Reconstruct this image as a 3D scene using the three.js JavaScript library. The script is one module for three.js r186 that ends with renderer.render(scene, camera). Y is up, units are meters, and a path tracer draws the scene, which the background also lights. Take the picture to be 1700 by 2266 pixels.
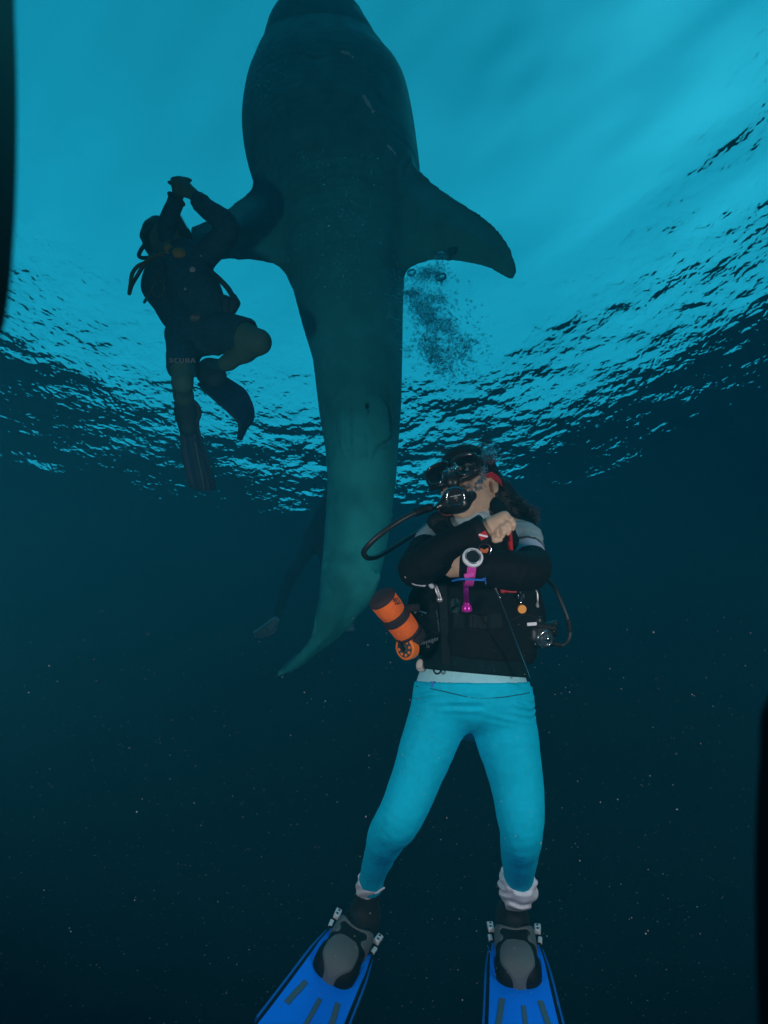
import * as THREE from 'three';
import { mergeGeometries, mergeVertices } from 'three/addons/utils/BufferGeometryUtils.js';
import { FontLoader } from 'three/addons/loaders/FontLoader.js';
import { TextGeometry } from 'three/addons/geometries/TextGeometry.js';
import { RoundedBoxGeometry } from 'three/addons/geometries/RoundedBoxGeometry.js';
import { RectAreaLightUniformsLib } from 'three/addons/lights/RectAreaLightUniformsLib.js';

// ---------------------------------------------------------------- camera, sky, sun, exposure
const scene = new THREE.Scene();
const clamp = (x, a, b) => x < a ? a : x > b ? b : x, lerp = (a, b, t) => a + (b - a) * t;
const V = (x, y, z) => new THREE.Vector3(x, y, z);
const DEPTH = 5.4;                                   // the lens is this far below the surface (y = 0)
const PITCH = THREE.MathUtils.degToRad(35.4), ROLL = THREE.MathUtils.degToRad(-3.6), TAN = 0.9;
const camera = new THREE.PerspectiveCamera(2 * THREE.MathUtils.radToDeg(Math.atan(TAN)), 768 / 1024, 0.02, 900);
camera.position.set(0, -DEPTH, 0);
camera.rotation.order = 'YXZ';
camera.rotation.set(PITCH, 0, ROLL);
camera.updateMatrixWorld(true);
camera.focus = 1.7;
camera.userData.fStop = 15;

const SUN = V(0.46, 0.86, -0.2).normalize();
const SKY = { overhead: 0.55, low: 1.04, glow: 0.46 };
{
  const W = 1024, H = 512, data = new Float32Array(W * H * 4), d = V();
  for (let r = 0; r < H; r++) for (let c = 0; c < W; c++) {
    const e = ((r + 0.5) / H - 0.5) * Math.PI, a = ((c + 0.5) / W - 0.5) * 2 * Math.PI;
    d.set(Math.cos(a) * Math.cos(e), Math.sin(e), Math.sin(a) * Math.cos(e));
    const up = Math.max(0, d.y), k = Math.pow(1 - up, 0.8), s = Math.max(0, d.dot(SUN));
    let b = THREE.MathUtils.lerp(SKY.overhead, SKY.low, Math.min(1, k * 2.2));
    const u1 = d.x / (up + 0.25), u2 = d.z / (up + 0.25), q1 = u1 * 0.8 + u2 * 0.6, q2 = u1 * 0.6 - u2 * 0.8, thin = 0.36 * noise(q1 * 3, q2 * 9, 3) + 0.34 * noise(q1 * 7, q2 * 21, 8) + 0.3 * noise(q1 * 16, q2 * 40, 5);   // thin streaky cloud
    b *= 1 + 0.10 * thin;
    const g = SKY.glow * (0.62 * Math.pow(s, 30) + 0.13 * Math.pow(s, 8)) * (1 + 1.5 * thin);
    const rgb = [b * 0.36 + g * 1.5, b * 0.98 + g * 1.0, b * 1.06 + g * 0.88], deep = [0.0008, 0.0062, 0.0118];   // below: the open water of the deep
    for (let i = 0; i < 3; i++) data[(r * W + c) * 4 + i] = d.y < 0 ? deep[i] : rgb[i];
    data[(r * W + c) * 4 + 3] = 1;
  }
  const t = new THREE.DataTexture(data, W, H, THREE.RGBAFormat, THREE.FloatType);
  t.mapping = THREE.EquirectangularReflectionMapping; t.magFilter = THREE.LinearFilter; t.needsUpdate = true;
  scene.background = t; scene.environment = t;
}
const sun = new THREE.DirectionalLight(0xfff3e2, 0.5);
sun.position.copy(SUN).multiplyScalar(30); sun.target.position.set(0, -4, -3);
sun.name = 'sun'; sun.castShadow = true; sun.shadow.radius = 20; sun.shadow.mapSize.set(2048, 2048);
Object.assign(sun.shadow.camera, { left: -12, right: 12, top: 12, bottom: -12, near: 1, far: 70 });
scene.add(sun, sun.target);
scene.fog = new THREE.FogExp2(new THREE.Color().setRGB(0.06, 0.74, 1.0), 0.047);   // the water itself: lit, blue, even haze

const renderer = new THREE.WebGLRenderer({ antialias: true });
renderer.toneMapping = THREE.LinearToneMapping; renderer.toneMappingExposure = 1;
renderer.shadowMap.enabled = true; renderer.shadowMap.type = THREE.PCFSoftShadowMap;

// ---------------------------------------------------------------- helpers
const CR = V(1, 0, 0).applyQuaternion(camera.quaternion), CU = V(0, 1, 0).applyQuaternion(camera.quaternion), CF = V(0, 0, -1).applyQuaternion(camera.quaternion);
const PXM = 1133 / TAN;                              // photo pixels per metre at one metre
function at(px, py, d) {                             // a point of the place, surveyed from the lens: where it shows in the photograph and how far it is
  return camera.position.clone().addScaledVector(CF, d).addScaledVector(CR, (px - 850) / PXM * d).addScaledVector(CU, (1133 - py) / PXM * d);
}
function rng(seed) { let s = seed | 0; return () => { s = (s + 0x6d2b79f5) | 0; let t = Math.imul(s ^ (s >>> 15), 1 | s); t = (t + Math.imul(t ^ (t >>> 7), 61 | t)) ^ t; return ((t ^ (t >>> 14)) >>> 0) / 4294967296; }; }
const smooth = (a, b, x) => { const t = clamp((x - a) / (b - a), 0, 1); return t * t * (3 - 2 * t); };
function hash3(x, y, z) { let h = Math.imul(x, 374761393) ^ Math.imul(y, 668265263) ^ Math.imul(z, 1274126177); h = Math.imul(h ^ (h >>> 13), 1274126177); return ((h ^ (h >>> 16)) >>> 0) / 4294967296; }
function noise(x, y, z) {
  const ix = Math.floor(x), iy = Math.floor(y), iz = Math.floor(z); let fx = x - ix, fy = y - iy, fz = z - iz;
  fx = fx * fx * (3 - 2 * fx); fy = fy * fy * (3 - 2 * fy); fz = fz * fz * (3 - 2 * fz);
  const L = lerp;
  return L(L(L(hash3(ix, iy, iz), hash3(ix + 1, iy, iz), fx), L(hash3(ix, iy + 1, iz), hash3(ix + 1, iy + 1, iz), fx), fy),
    L(L(hash3(ix, iy, iz + 1), hash3(ix + 1, iy, iz + 1), fx), L(hash3(ix, iy + 1, iz + 1), hash3(ix + 1, iy + 1, iz + 1), fx), fy), fz) * 2 - 1;
}
const rgb = (r, g, b) => new THREE.Color().setRGB(r, g, b);
function mat(r, g, b, rough = 0.7, extra = {}) { return new THREE.MeshPhysicalMaterial({ color: rgb(r, g, b), roughness: rough, side: THREE.DoubleSide, ...extra }); }

const used = new Map();
function numbered(name) { const n = used.get(name) ?? 0; used.set(name, n + 1); return n ? name + '_' + String(n).padStart(3, '0') : name; }
function shadows(o) { o.castShadow = true; o.receiveShadow = true; return o; }
function thing(name, label, category, base, group) {
  const o = new THREE.Group(); o.name = numbered(name); o.position.copy(base); scene.add(o);
  o.userData = { label, category }; if (group) o.userData.group = group;
  o.updateMatrixWorld(true);
  return o;
}
// geometry given in world coordinates becomes a mesh under parent
function part(name, geo, m, parent, label) {
  const g = Array.isArray(geo) ? merge(geo) : geo, p = new THREE.Vector3(); parent.getWorldPosition(p);
  g.translate(-p.x, -p.y, -p.z);
  const o = shadows(new THREE.Mesh(g, m)); o.name = name; parent.add(o);
  if (label) o.userData.label = label;
  return o;
}
function solo(name, geo, m, label, category, group) {
  const g = Array.isArray(geo) ? merge(geo) : geo; g.computeBoundingBox();
  const c = g.boundingBox.getCenter(V()); g.translate(-c.x, -c.y, -c.z);
  const o = shadows(new THREE.Mesh(g, m)); o.name = numbered(name); o.position.copy(c); scene.add(o);
  o.userData = { label, category }; if (group) o.userData.group = group;
  return o;
}
function merge(list) {
  return mergeGeometries(list.map((g) => { const h = g.index ? g.toNonIndexed() : g; for (const k of Object.keys(h.attributes)) if (!['position', 'normal', 'uv'].includes(k)) h.deleteAttribute(k); if (!h.attributes.uv) h.setAttribute('uv', new THREE.BufferAttribute(new Float32Array(h.attributes.position.count * 2), 2)); return h; }));
}
function tube(pts, r, seg = 8, steps = 0, closed = false) {
  const c = new THREE.CatmullRomCurve3(pts, closed, 'centripetal');
  const g = new THREE.TubeGeometry(c, steps || Math.max(8, pts.length * 8), r, seg, closed);
  if (closed) return g;
  const a = new THREE.SphereGeometry(r, seg, 6).translate(...pts[0].toArray()), b = new THREE.SphereGeometry(r, seg, 6).translate(...pts[pts.length - 1].toArray());
  return merge([g, a, b]);
}
// frame with y along dir and z as near as possible to face
function frame(origin, dir, face) {
  const y = dir.clone().normalize(), x = V().crossVectors(y, face).normalize(), z = V().crossVectors(x, y).normalize();
  return new THREE.Matrix4().makeBasis(x, y, z).setPosition(origin);
}
const put = (g, m) => g.applyMatrix4(m);
function lathe(profile, m, seg = 24) { return put(new THREE.LatheGeometry(profile.map(([r, y]) => new THREE.Vector2(r, y)), seg), m); }
const BACK = CF.clone().negate();                    // towards the photographer

// ---------------------------------------------------------------- signed-distance bodies, meshed with surface nets
const smin = (a, b, k) => { const h = Math.max(k - Math.abs(a - b), 0) / k; return Math.min(a, b) - h * h * k * 0.25; };
const smax = (a, b, k) => -smin(-a, -b, k);
// tapered capsule; sq = [axis, factor] flattens the cross-section along an axis
function bone(a, b, ra, rb) {
  const bx = b.x - a.x, by = b.y - a.y, bz = b.z - a.z, L = bx * bx + by * by + bz * bz || 1e-9;
  return (x, y, z) => { const px = x - a.x, py = y - a.y, pz = z - a.z, t = clamp((px * bx + py * by + pz * bz) / L, 0, 1), dx = px - bx * t, dy = py - by * t, dz = pz - bz * t; return Math.sqrt(dx * dx + dy * dy + dz * dz) - (ra + (rb - ra) * t); };
}
function limb(p, r, n = 6) {                           // a smooth tapering limb through points p with radii r
  const c = new THREE.CatmullRomCurve3(p, false, 'centripetal'), m = (p.length - 1) * n, q = [], rr = [];
  for (let i = 0; i <= m; i++) { const t = i / m; q.push(c.getPoint(t)); const k = t * (r.length - 1), a = Math.min(r.length - 2, Math.floor(k)); rr.push(lerp(r[a], r[a + 1], smooth(0, 1, k - a) * 0.5 + (k - a) * 0.5)); }
  const box = new THREE.Box3().setFromPoints(q), R = Math.max(...r), b = []; for (let i = 0; i < m; i++) b.push(bone(q[i], q[i + 1], rr[i], rr[i + 1]));
  return (x, y, z) => { const ox = Math.max(box.min.x - x, 0, x - box.max.x), oy = Math.max(box.min.y - y, 0, y - box.max.y), oz = Math.max(box.min.z - z, 0, z - box.max.z), far = Math.hypot(ox, oy, oz); if (far > R + 0.2) return far - R; let d = 1e9; for (const f of b) { const v = f(x, y, z); if (v < d) d = v; } return d; };
}
function ellip(c, m, rx, ry, rz) {                    // ellipsoid in the frame m (Matrix4 basis)
  const e = m.elements, X = [e[0], e[1], e[2]], Y = [e[4], e[5], e[6]], Z = [e[8], e[9], e[10]];
  return (x, y, z) => {
    const px = x - c.x, py = y - c.y, pz = z - c.z, u = (px * X[0] + py * X[1] + pz * X[2]), v = (px * Y[0] + py * Y[1] + pz * Y[2]), w = (px * Z[0] + py * Z[1] + pz * Z[2]);
    const k0 = Math.hypot(u / rx, v / ry, w / rz), k1 = Math.hypot(u / (rx * rx), v / (ry * ry), w / (rz * rz));
    return k1 < 1e-9 ? -Math.min(rx, ry, rz) : k0 * (k0 - 1) / k1;
  };
}
function rbox(m, hx, hy, hz, r) {                     // rounded box in the frame m
  const inv = m.clone().invert().elements;
  return (x, y, z) => {
    const u = Math.abs(inv[0] * x + inv[4] * y + inv[8] * z + inv[12]) - hx + r, v = Math.abs(inv[1] * x + inv[5] * y + inv[9] * z + inv[13]) - hy + r, w = Math.abs(inv[2] * x + inv[6] * y + inv[10] * z + inv[14]) - hz + r;
    return Math.hypot(Math.max(u, 0), Math.max(v, 0), Math.max(w, 0)) + Math.min(Math.max(u, v, w), 0) - r;
  };
}
const half = (p, n) => { const k = n.clone().normalize(), d = k.dot(p); return (x, y, z) => x * k.x + y * k.y + z * k.z - d; };   // negative on the side away from n
const blend = (k, ...f) => (x, y, z) => { let d = f[0](x, y, z); for (let i = 1; i < f.length; i++) d = smin(d, f[i](x, y, z), k); return d; };
function outline2(poly) {                             // signed distance to a polygon
  return (x, y) => {
    let d = Infinity, s = 1;
    for (let i = 0, j = poly.length - 1; i < poly.length; j = i++) {
      const [ax, ay] = poly[i], [bx, by] = poly[j], ex = bx - ax, ey = by - ay, wx = x - ax, wy = y - ay, t = clamp((wx * ex + wy * ey) / (ex * ex + ey * ey || 1e-12), 0, 1), qx = wx - ex * t, qy = wy - ey * t;
      d = Math.min(d, qx * qx + qy * qy);
      const c1 = y >= ay, c2 = y < by, c3 = ex * wy > ey * wx;
      if ((c1 && c2 && c3) || (!c1 && !c2 && !c3)) s = -s;
    }
    return s * Math.sqrt(d);
  };
}
function nets(f, lo, hi, cell, color) {
  const n = [0, 1, 2].map((i) => Math.ceil((hi.getComponent(i) - lo.getComponent(i)) / cell) + 1), [nx, ny, nz] = n, B = 6;
  const val = new Float32Array(nx * ny * nz).fill(1e3), I = (i, j, k) => (k * ny + j) * nx + i;
  for (let k0 = 0; k0 < nz; k0 += B) for (let j0 = 0; j0 < ny; j0 += B) for (let i0 = 0; i0 < nx; i0 += B) {
    const c = f(lo.x + (i0 + B / 2) * cell, lo.y + (j0 + B / 2) * cell, lo.z + (k0 + B / 2) * cell);
    if (Math.abs(c) > cell * B * 1.25) { const s = c > 0 ? 1e3 : -1e3; if (s < 0) for (let k = k0; k < Math.min(nz, k0 + B); k++) for (let j = j0; j < Math.min(ny, j0 + B); j++) for (let i = i0; i < Math.min(nx, i0 + B); i++) val[I(i, j, k)] = s; continue; }
    for (let k = k0; k < Math.min(nz, k0 + B); k++) for (let j = j0; j < Math.min(ny, j0 + B); j++) for (let i = i0; i < Math.min(nx, i0 + B); i++) val[I(i, j, k)] = f(lo.x + i * cell, lo.y + j * cell, lo.z + k * cell);
  }
  const vid = new Int32Array(nx * ny * nz).fill(-1), pos = [], idx = [];
  const E = [[0, 1], [2, 3], [4, 5], [6, 7], [0, 2], [1, 3], [4, 6], [5, 7], [0, 4], [1, 5], [2, 6], [3, 7]];
  for (let k = 0; k < nz - 1; k++) for (let j = 0; j < ny - 1; j++) for (let i = 0; i < nx - 1; i++) {
    const v = [val[I(i, j, k)], val[I(i + 1, j, k)], val[I(i, j + 1, k)], val[I(i + 1, j + 1, k)], val[I(i, j, k + 1)], val[I(i + 1, j, k + 1)], val[I(i, j + 1, k + 1)], val[I(i + 1, j + 1, k + 1)]];
    let m = 0; for (let q = 0; q < 8; q++) if (v[q] < 0) m |= 1 << q;
    if (m === 0 || m === 255) continue;
    let sx = 0, sy = 0, sz = 0, c = 0;
    for (const [a, b] of E) if ((v[a] < 0) !== (v[b] < 0)) {
      const t = clamp(v[a] / (v[a] - v[b]), 0, 1), ax = a & 1, ay = (a >> 1) & 1, az = a >> 2, bx = b & 1, by = (b >> 1) & 1, bz = b >> 2;
      sx += ax + (bx - ax) * t; sy += ay + (by - ay) * t; sz += az + (bz - az) * t; c++;
    }
    vid[I(i, j, k)] = pos.length / 3;
    pos.push(lo.x + (i + sx / c) * cell, lo.y + (j + sy / c) * cell, lo.z + (k + sz / c) * cell);
  }
  const quad = (a, b, c, d, flip) => { if (a < 0 || b < 0 || c < 0 || d < 0) return; if (flip) idx.push(a, c, b, a, d, c); else idx.push(a, b, c, a, c, d); };
  for (let k = 1; k < nz - 1; k++) for (let j = 1; j < ny - 1; j++) for (let i = 1; i < nx - 1; i++) {
    const s = val[I(i, j, k)] < 0;
    if (s !== val[I(i + 1, j, k)] < 0) quad(vid[I(i, j - 1, k - 1)], vid[I(i, j, k - 1)], vid[I(i, j, k)], vid[I(i, j - 1, k)], !s);
    if (s !== val[I(i, j + 1, k)] < 0) quad(vid[I(i - 1, j, k - 1)], vid[I(i - 1, j, k)], vid[I(i, j, k)], vid[I(i, j, k - 1)], !s);
    if (s !== val[I(i, j, k + 1)] < 0) quad(vid[I(i - 1, j - 1, k)], vid[I(i, j - 1, k)], vid[I(i, j, k)], vid[I(i - 1, j, k)], !s);
  }
  const P = new Float32Array(pos), N = new Float32Array(P.length), e = cell * 0.6, nv = P.length / 3;
  for (let q = 0; q < nv; q++) {
    const x = P[q * 3], y = P[q * 3 + 1], z = P[q * 3 + 2];
    let gx = f(x + e, y, z) - f(x - e, y, z), gy = f(x, y + e, z) - f(x, y - e, z), gz = f(x, y, z + e) - f(x, y, z - e); const l = Math.hypot(gx, gy, gz) || 1;
    N[q * 3] = gx / l; N[q * 3 + 1] = gy / l; N[q * 3 + 2] = gz / l;
  }
  const g = new THREE.BufferGeometry();
  g.setAttribute('position', new THREE.BufferAttribute(P, 3)); g.setAttribute('normal', new THREE.BufferAttribute(N, 3)); g.setIndex(idx);
  const U = new Float32Array(nv * 2); g.setAttribute('uv', new THREE.BufferAttribute(U, 2));
  if (color) { const C = new Float32Array(nv * 3); for (let q = 0; q < nv; q++) { const c = color(P[q * 3], P[q * 3 + 1], P[q * 3 + 2], N[q * 3], N[q * 3 + 1], N[q * 3 + 2]); C[q * 3] = c[0]; C[q * 3 + 1] = c[1]; C[q * 3 + 2] = c[2]; } g.setAttribute('color', new THREE.BufferAttribute(C, 3)); }
  return g;
}
// shallow creases pressed into a surface along photo points
function creases(fn, lines, r, sink) { const b = []; for (const l of lines) { const p = l.map(([x, y]) => { const h = hit(fn, x, y, 0.9, 5); return h.p.addScaledVector(h.n, r - sink); }); for (let i = 0; i < p.length - 1; i++) b.push(bone(p[i], p[i + 1], i ? r : r * 0.6, i < p.length - 2 ? r : r * 0.5)); } return (x, y, z) => { let d = 1e9; for (const f of b) { const v = f(x, y, z); if (v < d) d = v; } return d; }; }
function around(pts, pad) { const b = new THREE.Box3().setFromPoints(pts); b.min.subScalar(pad); b.max.addScalar(pad); return b; }
// ---------------------------------------------------------------- the setting: the sea surface above and an added dark bowl standing in for the deep
{
  const R = rng(11), waves = [];
  for (let i = 0; i < 80; i++) {
    const L = 0.11 * Math.pow(36, i / 79), dir = -1.45 + (R() - 0.5) * 2.3, k = 2 * Math.PI / L;
    const slope = 0.0108 * (L < 0.3 ? 1.3 : L < 0.8 ? 1.15 : L < 1.6 ? 1.0 : 1.0);
    waves.push([Math.cos(dir) * k, Math.sin(dir) * k, slope / k, R() * 6.283, L]);
  }
  const ang = [], rad = [];
  const A0 = Math.PI * 0.31;                          // finest ahead, coarser behind
  for (let i = 0; i <= 1700; i++) ang.push(-Math.PI / 2 - A0 + 2 * A0 * i / 1700);
  for (let i = 1; i < 220; i++) ang.push(-Math.PI / 2 + A0 + (2 * Math.PI - 2 * A0) * i / 220);
  let r = 0.02; while (r < 9.6) { rad.push(r); r += r < 3 ? 0.06 : 0.026 + (r - 3) * 0.001; }
  const na = ang.length, nr = rad.length, P = new Float32Array(na * nr * 3), N = new Float32Array(na * nr * 3), idx = [];
  for (let j = 0; j < nr; j++) for (let i = 0; i < na; i++) {
    const x = Math.cos(ang[i]) * rad[j], z = Math.sin(ang[i]) * rad[j], fine = (j + 1 < nr ? rad[j + 1] - rad[j] : 0.06), da = (i <= 1700 ? 2 * A0 / 1700 : 0.02) * rad[j], res = Math.max(fine, da);
    const sx = clamp(x, -9, 9), swell = 0.0062; let h = swell * sx * sx, hx = Math.abs(x) < 9 ? 2 * swell * x : 0, hz = 0;   // a long swell, its trough overhead
    const gust = 0.95 + 0.55 * noise(x * 0.3 + 3, 1.7, z * 0.3);
    for (const [kx, kz, a, ph, L] of waves) {
      const f = smooth(2.2, 5, L / res) * gust; if (f <= 0) continue;
      const p = kx * x + kz * z + ph, s = Math.sin(p), c = Math.cos(p);
      h += f * a * s; hx += f * a * kx * c; hz += f * a * kz * c;
    }
    const o = (j * na + i) * 3, l = Math.hypot(hx, 1, hz);
    P[o] = x; P[o + 1] = h; P[o + 2] = z; N[o] = -hx / l; N[o + 1] = 1 / l; N[o + 2] = -hz / l;
  }
  for (let j = 0; j < nr - 1; j++) for (let i = 0; i < na; i++) { const i2 = (i + 1) % na, a = j * na + i, b = j * na + i2, c = a + na, d = b + na; idx.push(a, b, c, b, d, c); }
  const g = new THREE.BufferGeometry(); g.setAttribute('position', new THREE.BufferAttribute(P, 3)); g.setAttribute('normal', new THREE.BufferAttribute(N, 3)); g.setIndex(idx);
  const UV = new Float32Array(na * nr * 2); for (let i = 0; i < na * nr; i++) { UV[i * 2] = P[i * 3] / 1.7; UV[i * 2 + 1] = P[i * 3 + 2] / 1.7; } g.setAttribute('uv', new THREE.BufferAttribute(UV, 2));
  const T = 512, td = new Uint8Array(T * T * 4), per = (x, y, f, s) => { const w = (a, b) => noise(a * f, b * f, s); const u = x * x * (3 - 2 * x), v = y * y * (3 - 2 * y); return lerp(lerp(w(x, y), w(x - 1, y), u), lerp(w(x, y - 1), w(x - 1, y - 1), u), v); };
  for (let j = 0; j < T; j++) for (let i = 0; i < T; i++) { const v = 128 + 75 * per(i / T, j / T, 28, 1.3) + 40 * per(i / T, j / T, 60, 7.7), o = (j * T + i) * 4; td[o] = td[o + 1] = td[o + 2] = clamp(v, 0, 255); td[o + 3] = 255; }
  const bt = new THREE.DataTexture(td, T, T); bt.wrapS = bt.wrapT = THREE.RepeatWrapping; bt.magFilter = THREE.LinearFilter; bt.needsUpdate = true;
  const m = new THREE.MeshPhysicalMaterial({ color: rgb(0.03, 0.51, 0.715), transmission: 1, thickness: 0, roughness: 0.0, ior: 0.7502, side: THREE.DoubleSide, bumpMap: bt, bumpScale: 0.0125 });
  const o = new THREE.Mesh(g, m); o.name = 'water'; o.userData = { kind: 'structure', label: 'rippled sea surface seen from below, bright overhead and dark further out', category: 'water surface' }; o.receiveShadow = true; scene.add(o);
  // added opaque bowl: stands in for deep water and cuts the lit haze short
  const bg = new THREE.LatheGeometry(new THREE.SplineCurve([[9.0, 0.9], [8.9, 0.1], [7.4, -1.9], [5.2, -3.9], [3.6, -5.2], [2.6, -5.9], [1.9, -6.25], [1.0, -6.45], [0.001, -6.5]].map(([a, b]) => new THREE.Vector2(a, b))).getPoints(60), 96);
  const bo = new THREE.Mesh(bg, mat(0.002, 0.008, 0.012, 1)); bo.material.specularIntensity = 0; bo.name = 'added_dark_bowl'; bo.userData = { kind: 'structure', label: 'added dark blue bowl in place of deep water, darkening the lower view', category: 'water' }; bo.receiveShadow = true; scene.add(bo);
}
// ---------------------------------------------------------------- whale shark, feeding with its head at the surface
{
  // px, py, distance, half width in photo pixels, half depth as a share of half width
  const S = [[703, 46, 4.0, 103, 0.55], [703, 60, 3.99, 110, 0.54], [707, 84, 3.97, 121, 0.52], [710, 105, 3.965, 130, 0.5], [712, 126, 3.955, 142, 0.52], [717, 165, 3.94, 160, 0.58], [723, 207, 3.92, 177, 0.66], [726, 270, 3.9, 188, 0.7],
    [734, 333, 3.87, 189, 0.75], [748, 400, 3.83, 181, 0.8], [757, 480, 3.78, 158, 0.88], [762, 560, 3.72, 138, 0.95], [769, 600, 3.69, 127, 1], [779, 690, 3.62, 113, 1.02], [790, 767, 3.55, 101, 1.05], [793, 813, 3.5, 97, 1.05], [797, 897, 3.42, 91, 1.05],
    [801, 997, 3.32, 80, 1.05], [799, 1081, 3.24, 75, 1], [787, 1198, 3.13, 70, 0.95], [772, 1282, 3.06, 63, 0.9], [750, 1345, 3.02, 46, 0.9], [727, 1392, 3.0, 24, 1], [716, 1410, 3.0, 12, 1]];
  { const P = S.map((q) => q.slice()), c = [0, 1, 2, 3, 4].map((k) => P.map((q) => q[k])), out = [];
    for (let i = 0; i < P.length - 1; i++) for (let j = 0; j < 4; j++) { const t = j / 4, row = c.map((a) => { const p0 = a[Math.max(0, i - 1)], p1 = a[i], p2 = a[i + 1], p3 = a[Math.min(a.length - 1, i + 2)]; return 0.5 * (2 * p1 + (p2 - p0) * t + (2 * p0 - 5 * p1 + 4 * p2 - p3) * t * t + (3 * p1 - p0 - 3 * p2 + p3) * t * t * t); }); row[3] = Math.max(6, row[3]); out.push(row); }
    out.push(P[P.length - 1]); S.splice(0, S.length, ...out); }
  const pts = S.map(([x, y, d]) => at(x, y, d)), ra = S.map(([, , d, h]) => h / PXM * d), rb = S.map(([, , d, h, k]) => h / PXM * d * k);
  const wide = CR.clone(), n = S.length;
  const body = (x, y, z) => {
    let best = 1e9;
    for (let i = 0; i < n - 1; i++) {
      const a = pts[i], b = pts[i + 1], ex = b.x - a.x, ey = b.y - a.y, ez = b.z - a.z, px = x - a.x, py = y - a.y, pz = z - a.z, t = clamp((px * ex + py * ey + pz * ez) / (ex * ex + ey * ey + ez * ez), 0, 1);
      const qx = px - ex * t, qy = py - ey * t, qz = pz - ez * t, A = lerp(ra[i], ra[i + 1], t), Bq = lerp(rb[i], rb[i + 1], t), u = qx * wide.x + qy * wide.y + qz * wide.z, r2 = qx * qx + qy * qy + qz * qz, v = Math.sqrt(Math.max(0, r2 - u * u));
      const k0 = Math.hypot(u / A, v / Bq), k1 = Math.hypot(u / (A * A), v / (Bq * Bq)), d = k1 < 1e-9 ? -Math.min(A, Bq) : k0 * (k0 - 1) / k1;
      if (d < best) best = d;
    }
    return best;
  };
  // a fin: outline in photo pixels laid in a plane through o with the normal nrm
  function fin(list, o, nrm, t0, soft) {
    const nn = nrm.clone().normalize(), ex = V().crossVectors(nn, CU).normalize(), ey = V().crossVectors(nn, ex).normalize();
    const poly = list.map(([px, py]) => { const d = at(px, py, 1).sub(camera.position), k = V().subVectors(o, camera.position).dot(nn) / d.dot(nn), p = d.multiplyScalar(k).add(camera.position).sub(o); return [p.dot(ex), p.dot(ey)]; });
    const curve = new THREE.CatmullRomCurve3(poly.map(([a, b]) => V(a, b, 0)), true, 'centripetal').getPoints(poly.length * 5).slice(0, -1).map((p) => [p.x, p.y]);
    const sd = outline2(curve);
    return (x, y, z) => { const px = x - o.x, py = y - o.y, pz = z - o.z, w = Math.abs(px * nn.x + py * nn.y + pz * nn.z); if (w > 1.2) return w; const d2 = sd(px * ex.x + py * ex.y + pz * ex.z, px * ey.x + py * ey.y + pz * ey.z); const th = t0 * smooth(0, soft, -d2) + 0.015; return d2 > 0 ? Math.hypot(d2, Math.max(0, w - 0.010)) - 0.005 : Math.max(w - th, -0.5); };
  }
  const nL = BACK.clone().addScaledVector(CR, 0.25).addScaledVector(CU, 0.15), nR = BACK.clone().addScaledVector(CR, -0.25).addScaledVector(CU, 0.15);
  const pecL = fin([[640, 372], [569, 392], [559, 420], [520, 453], [491, 475], [450, 495], [424, 508], [424, 522], [431, 540], [463, 567], [520, 571], [569, 574], [612, 582], [650, 594], [680, 598], [690, 592], [680, 560], [720, 500], [720, 400]], at(640, 500, 3.62), nL, 0.06, 0.2);
  const pecR = fin([[840, 372], [935, 388], [959, 410], [1022, 453], [1060, 478], [1089, 501], [1113, 528], [1128, 553], [1138, 583], [1140, 605], [1133, 616], [1115, 607], [1085, 591], [1041, 580], [998, 574], [950, 574], [897, 588], [880, 584], [874, 540], [860, 480], [820, 420]], at(880, 500, 3.6), nR, 0.06, 0.2);
  // tail: a tall thin blade seen nearly edge on, its lobe sweeping away to the lower left
  const tl = at(735, 1375, 3.0);
  const tail = fin([[742, 1330], [712, 1352], [702, 1390], [686, 1418], [650, 1458], [613, 1497], [655, 1480], [697, 1450], [728, 1416], [752, 1386], [772, 1350]], tl, BACK.clone().addScaledVector(CR, 0.55), 0.035, 0.08);
  const tailB = fin([[770, 1300], [740, 1350], [735, 1385], [752, 1392], [790, 1360], [822, 1312], [840, 1270]], at(780, 1330, 3.12), BACK.clone().addScaledVector(CR, -1.1), 0.03, 0.08);
  const belly = (px, py, h) => { let i = 0; while (i < n - 2 && S[i + 1][1] < py) i++; const t = clamp((py - S[i][1]) / (S[i + 1][1] - S[i][1]), 0, 1), d = lerp(S[i][2], S[i + 1][2], t), cx = lerp(S[i][0], S[i + 1][0], t), A = lerp(ra[i], ra[i + 1], t), Bq = lerp(rb[i], rb[i + 1], t), u = (px - cx) / PXM * d / A; return at(px, py, d - Bq * Math.sqrt(Math.max(0, 1 - u * u)) - h); };
  const pelL = fin([[771, 868], [757, 900], [752, 960], [765, 1004], [776, 990], [778, 920]], belly(765, 965, 0.006), BACK.clone().addScaledVector(CR, -0.5).addScaledVector(CU, 0.22), 0.014, 0.05);
  const pelR = fin([[836, 880], [858, 905], [868, 950], [864, 984], [845, 994], [828, 1014], [824, 960]], belly(848, 965, 0.006), BACK.clone().addScaledVector(CR, 0.35).addScaledVector(CU, 0.22), 0.014, 0.05);
  const clasp = blend(0.02, bone(belly(806, 905, -0.03), belly(805, 1012, 0.004), 0.022, 0.010), bone(belly(822, 915, -0.03), belly(818, 1014, 0.004), 0.022, 0.010));
  const dorsal2 = bone(at(800, 1130, 3.3), at(770, 1330, 3.15), 0.09, 0.05);
  const vent = bone(belly(813, 893, 0.0), belly(815, 924, 0.0), 0.009, 0.006);
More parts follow.
